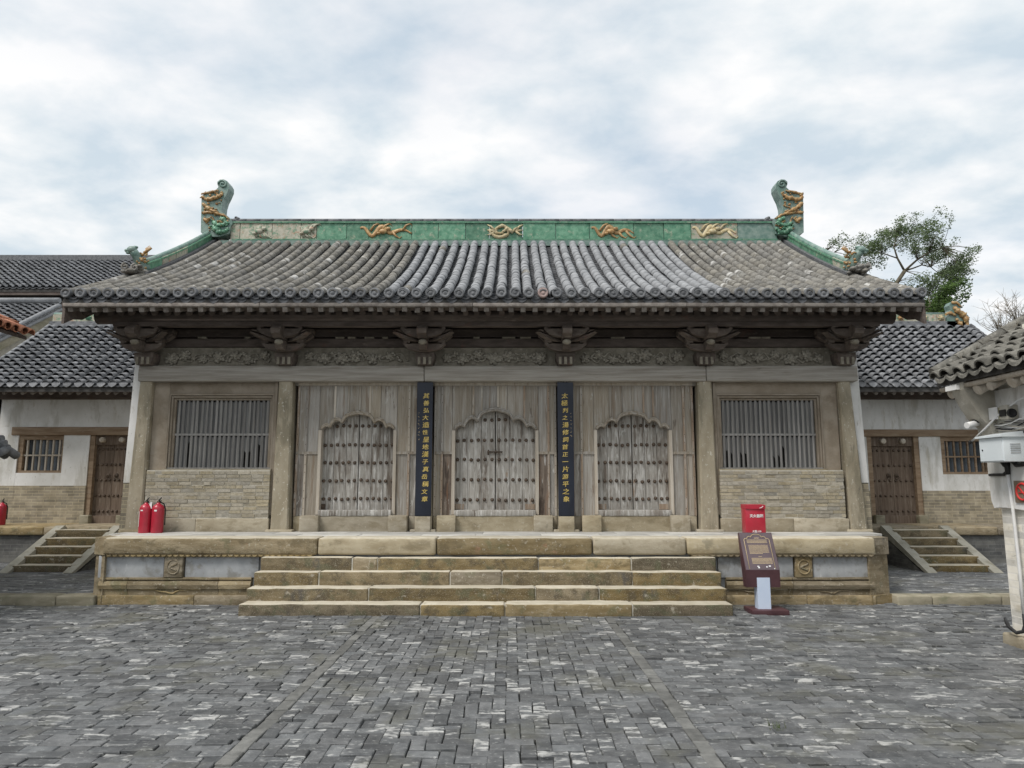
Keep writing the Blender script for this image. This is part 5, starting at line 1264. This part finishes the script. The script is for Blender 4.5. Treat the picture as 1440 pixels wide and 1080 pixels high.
mb = MB(); mb.tube([(px_, 7.68, 1.88), (px_-.02, 7.70, 1.90), (px_-.03, 7.72, 1.94)], .020, 7); mb.tube([(px_, 7.68, 1.84), (px_+.0, 7.75, 1.80), (px_+.01, 7.92, 1.80), (px_+.03, 8.02, 1.80)], .016, 7); mb.tube([(px_, 7.60, 1.945), (px_+.0, 7.54, 1.895), (px_+.01, 7.46, 1.90), (px_+.01, 7.42, 1.95)], .022, 7); mb.build('cable', m_black, c2)
c3 = thing('vent_pipe', 'short white pipe with black ends rising beside the meter box', 'pipe', (SX-.03, 7.2, 1.95))
mb = MB(); mb.tube([(px_+.015, 7.43, 1.93), (px_+.015, 7.43, 2.11)], .016, 8); mb.build('pipe', m_pvc, c3)
mb = MB(); mb.tube([(px_+.015, 7.43, 2.10), (px_+.015, 7.43, 2.20)], .020, 8); mb.tube([(px_+.01, 7.52, 2.22), (px_+.01, 7.45, 2.25), (px_+.01, 7.32, 2.22)], .02, 7); mb.build('fitting', m_black, c3)
# small yellowish junction box and dark floodlight above
jb = thing('junction_box', 'small yellowed plastic junction box above the meter box', 'junction box', (SX-.05, 7.5, 2.45))
stone(SX-.11, SX-.02, 7.66, 7.78, 2.40, 2.52, .008, .0008, .3).build('case', mat('yellowed_plastic', (.62, .58, .38), (.70, .67, .50), (6, 6, 6), rough=.5, bump=.05), jb)
box('lid', m_pvc, jb, SX-.118, SX-.108, 7.65, 7.79, 2.395, 2.525)
fl = thing('floodlight', 'dark floodlight with black lens beside the yellowed junction box', 'floodlight', (SX-.05, 7.32, 2.4))
stone(SX-.14, SX-.02, 7.46, 7.585, 2.38, 2.53, .008, .0008, .3).build('housing', m_gable, fl)
mb = MB(); mb.lathe((SX-.10, 7.455, 2.44), [(.0, .0), (.035, -.004), (.045, -.02), (.05, .01)], 12, axis='y'); mb.box(SX-.155, SX-.138, 7.48, 7.57, 2.41, 2.48); mb.build('lens', m_black, fl)
sc_ = thing('security_camera', 'small white security camera on the corbel end pointing into the courtyard', 'camera', (SX-.12, 7.95, 2.33))
q = MB(); q.tube([(SX-.30, 7.90, 2.345), (SX-.20, 7.93, 2.365), (SX-.12, 7.95, 2.375)], [.035, .035, .03], 10); q.build('housing', m_pvc, sc_)
q = MB(); q.lathe((SX-.16, 7.94, 2.40), [(.03, -.03), (.045, -.02), (.045, .01), (.02, .03)], 10); q.tube([(SX-.12, 7.95, 2.36), (SX+.0, 7.97, 2.33)], .015, 7); q.build('mount', m_black, sc_)
wr = thing('loose_wires', 'tangle of pale and dark wires strung along the wall below the side house eave', 'wires', (SX-.03, 7.5, 2.35))
for k in range(9):
    q = MB(); y0 = random.uniform(7.7, 8.0); z0 = 2.30+random.uniform(-.03, .05); y1 = random.uniform(6.2, 6.9); n_ = 9
    q.tube([(SX-.06+random.uniform(-.02, .02), y0+(y1-y0)*t/n_, z0+.02*math.sin(t*1.3+k)+.008*t*(k % 3-1)) for t in range(n_+1)], random.choice((.004, .006, .008)), 5); q.build('wire', random.choice((m_pvc, m_black, m_gable)), wr)
q = MB(); q.tube([(SX-.20, 8.0, 2.17), (SX-.15, 7.85, 2.29), (SX-.12, 7.65, 2.43), (SX-.10, 7.35, 2.56), (SX-.08, 6.9, 2.66)], .010, 6); q.build('wire', m_pvc, wr)
q = MB(); q.tube([(SX-.22, 8.01, 2.16), (SX-.20, 8.0, 2.17)], .02, 7); q.build('plug', m_black, wr)
# no smoking sign
ns = thing('no_smoking_sign', 'brown prohibition sign with red rings on the side house wall', 'sign', (SX-.03, 7.2, 1.66))
zz0, zz1 = A(1420, 707, 7.55).z, A(1420, 676, 7.55).z
m_olive = mat('brown_sign_board', (.16, .12, .085), (.20, .155, .11), (4, 4, 4), rough=.5, bump=.05)
zc_ = (zz0+zz1)/2
box('board', m_olive, ns, SX-.04, SX-.015, 7.09, 7.615, zz0, zz1)
m_sred = mat('red_print', (.55, .03, .03), (.62, .05, .045), (5, 5, 5), rough=.5, bump=0)
for yc in (7.495, 7.265):
    q = MB(); q.tube([(SX-.042, yc+.085*math.cos(t*.2618), zc_+.085*math.sin(t*.2618)) for t in range(25)], .012, 5, caps=False, flat=1); q.tube([(SX-.042, yc+.06, zc_+.06), (SX-.042, yc-.06, zc_-.06)], .008, 5)
    q.tube([(SX-.042, yc+.05, zc_-.01), (SX-.042, yc-.045, zc_-.01)], .008, 5); q.tube([(SX-.042, yc-.03, zc_+.0), (SX-.042, yc-.045, zc_+.03), (SX-.042, yc-.03, zc_+.05)], .004, 4); q.build('pictogram', m_sred, ns)
# ------------------------------------------------------------------ trees behind the right wing
def leaves(mb, c, rx, ry, rz, n, size, droop=.3):
    for i in range(n):
        while True:
            p = Vector((random.uniform(-1, 1), random.uniform(-1, 1), random.uniform(-1, 1)))
            if p.length < 1: break
        p = p*(.55+.45*random.random())
        P = c+Vector((p.x*rx, p.y*ry, p.z*rz))
        a = random.random()*6.28; l = size*random.uniform(.6, 1.4); d = Vector((math.cos(a), math.sin(a), -droop+random.gauss(0, .5))).normalized()
        w = d.cross(Vector((random.gauss(0, 1), random.gauss(0, 1), random.gauss(0, 1)))).normalized()*l*.24
        mb.add([P-d*l*.5, P+w, P+d*l*.5, P-w], [(0, 1, 2, 3)])
TYY = 26.0
def tree(name, lab, branches, clumps, base, Y, m, size, n):
    t = thing(name, lab, 'tree', (base[0], Y, 0), 'trees beyond the right wing')
    mb = MB(); ends = []
    for pth, r0, r1 in branches:
        pp = [A(p, q, Y)+Vector((0, dy, 0)) for p, q, dy in pth]; r0 *= .5; r1 *= .55
        if pp is not None: mb.tube(pp, [r0+(r1-r0)*i/(len(pp)-1) for i in range(len(pp))], 7)
        ends += pp[1:]
    b0 = A(branches[0][0][0][0], branches[0][0][0][1], Y); mb.tube([(base[0], Y, -.1), (base[0]+.05, Y, b0.z*.5), tuple(b0)], [.32, .25, branches[0][1]], 8)
    cr = MB()
    for (px, py, rx, rz, k) in clumps:
        c = A(px, py, Y)+Vector((0, random.uniform(-.9, .9), 0)); s = Y/FPX
        for i in range(int(k*4)):
            q = Vector((random.gauss(0, .42)*rx*s, random.gauss(0, .5), random.gauss(0, .42)*rz*s)); cc = c+q
            leaves(cr, cc, random.uniform(.16, .38), random.uniform(.16, .36), random.uniform(.14, .32), n, size)
            if i % 2 == 0:
                e_ = min(ends, key=lambda v: (v-cc).length); cc = e_.lerp(cc, .9); md = (e_+cc)/2+Vector((random.gauss(0, .06), random.gauss(0, .06), .06)); mb.tube([e_, md, cc], [.014, .010, .004], 4)
    mb.build('trunk', m_bark, t); cr.build('crown', m, t, kind='stuff')
bx_ = A(1255, 420, TYY)
tree('tree', 'airy dark green tree with forked trunk rising behind the right wing roof', [
    ([(1252, 415, 0), (1262, 396, 0), (1272, 381, 0)], .16, .13),
    ([(1272, 381, 0), (1264, 362, .1), (1261, 345, .2), (1266, 325, .2)], .09, .03), ([(1272, 381, 0), (1288, 366, -.1), (1303, 357, -.2), (1318, 352, -.3)], .09, .03),
    ([(1275, 380, 0), (1290, 374, .3), (1305, 368, .4), (1320, 370, .5), (1332, 380, .5)], .07, .02), ([(1264, 362, .1), (1245, 352, .3), (1225, 350, .5), (1205, 356, .6)], .05, .015), ([(1261, 345, .2), (1280, 330, 0), (1296, 325, 0)], .04, .015),
    ([(1257, 404, 0), (1275, 400, .3), (1295, 404, .5), (1310, 410, .5)], .05, .015), ([(1257, 404, 0), (1240, 395, .2), (1225, 392, .3)], .04, .015), ([(1225, 350, .5), (1200, 352, .5), (1180, 350, .4), (1168, 348, .3)], .02, .008)],
    [(1270, 322, 24, 16, 10), (1248, 335, 20, 14, 7), (1292, 330, 20, 18, 8), (1310, 345, 18, 16, 7), (1330, 352, 16, 14, 7), (1340, 375, 15, 20, 8), (1328, 392, 20, 18, 10), (1320, 402, 18, 12, 6), (1338, 392, 10, 18, 5), (1334, 408, 9, 10, 4), (1232, 348, 16, 14, 6), (1215, 358, 14, 12, 4), (1240, 362, 14, 10, 4), (1278, 348, 22, 14, 6), (1185, 348, 16, 8, 2), (1170, 345, 10, 8, 1.5), (1200, 358, 14, 8, 2), (1292, 402, 18, 7, 3), (1245, 396, 14, 6, 2), (1270, 402, 14, 6, 2), (1342, 368, 8, 8, 2)], (bx_.x-.3,), TYY, m_leafd, .072, 50)
b2 = A(1325, 440, 23.5)
tree('bushy_tree', 'small bright green bushy tree next to the glazed finial of the right wing', [([(1325, 460, 0), (1324, 440, 0), (1322, 420, 0)], .10, .05), ([(1324, 440, 0), (1332, 425, .2), (1336, 412, .2)], .05, .02), ([(1324, 440, 0), (1314, 428, .2), (1310, 416, .2)], .05, .02)],
    [(1316, 415, 7, 7, 7), (1326, 422, 8, 8, 10), (1316, 434, 9, 9, 10), (1328, 436, 8, 8, 8), (1320, 442, 11, 6, 8), (1332, 424, 5, 6, 3)], (b2.x,), 23.5, m_leafg, .085, 40)
# dry twigs beyond the side house
for (px, py, n_, lab) in ((1408, 470, 9, 'bare dry twigs sticking up left of the side house verge tiles'), (1432, 455, 8, 'bare dry twigs rising over the side house verge')):
    P = A(px, py, 15.0); t = thing('dry_shrub', lab, 'shrub', (P.x, 15.0, 0), 'dry shrubs behind the side house')
    mb = MB(); mb.tube([(P.x, 15.0, -.05), (P.x+.1, 15.05, P.z*.5), tuple(P)], [.06, .045, .025], 6)
    for i in range(n_*3):
        a = random.uniform(-.9, .9); l = random.uniform(.3, .75); e_ = P+Vector((math.sin(a)*l, random.gauss(0, .2), math.cos(a)*l)); md = (P+e_)/2+Vector((random.gauss(0, .05), 0, random.gauss(0, .04)))
        mb.tube([P, md, e_], [.008, .006, .003], 4)
        for j in range(4):
            f_ = random.uniform(.3, 1); s0 = P+(e_-P)*f_; mb.tube([s0, s0+Vector((random.gauss(0, .12), random.gauss(0, .1), random.uniform(.02, .2)))], [.004, .002], 3)
    mb.build('stems', m_twig, t)
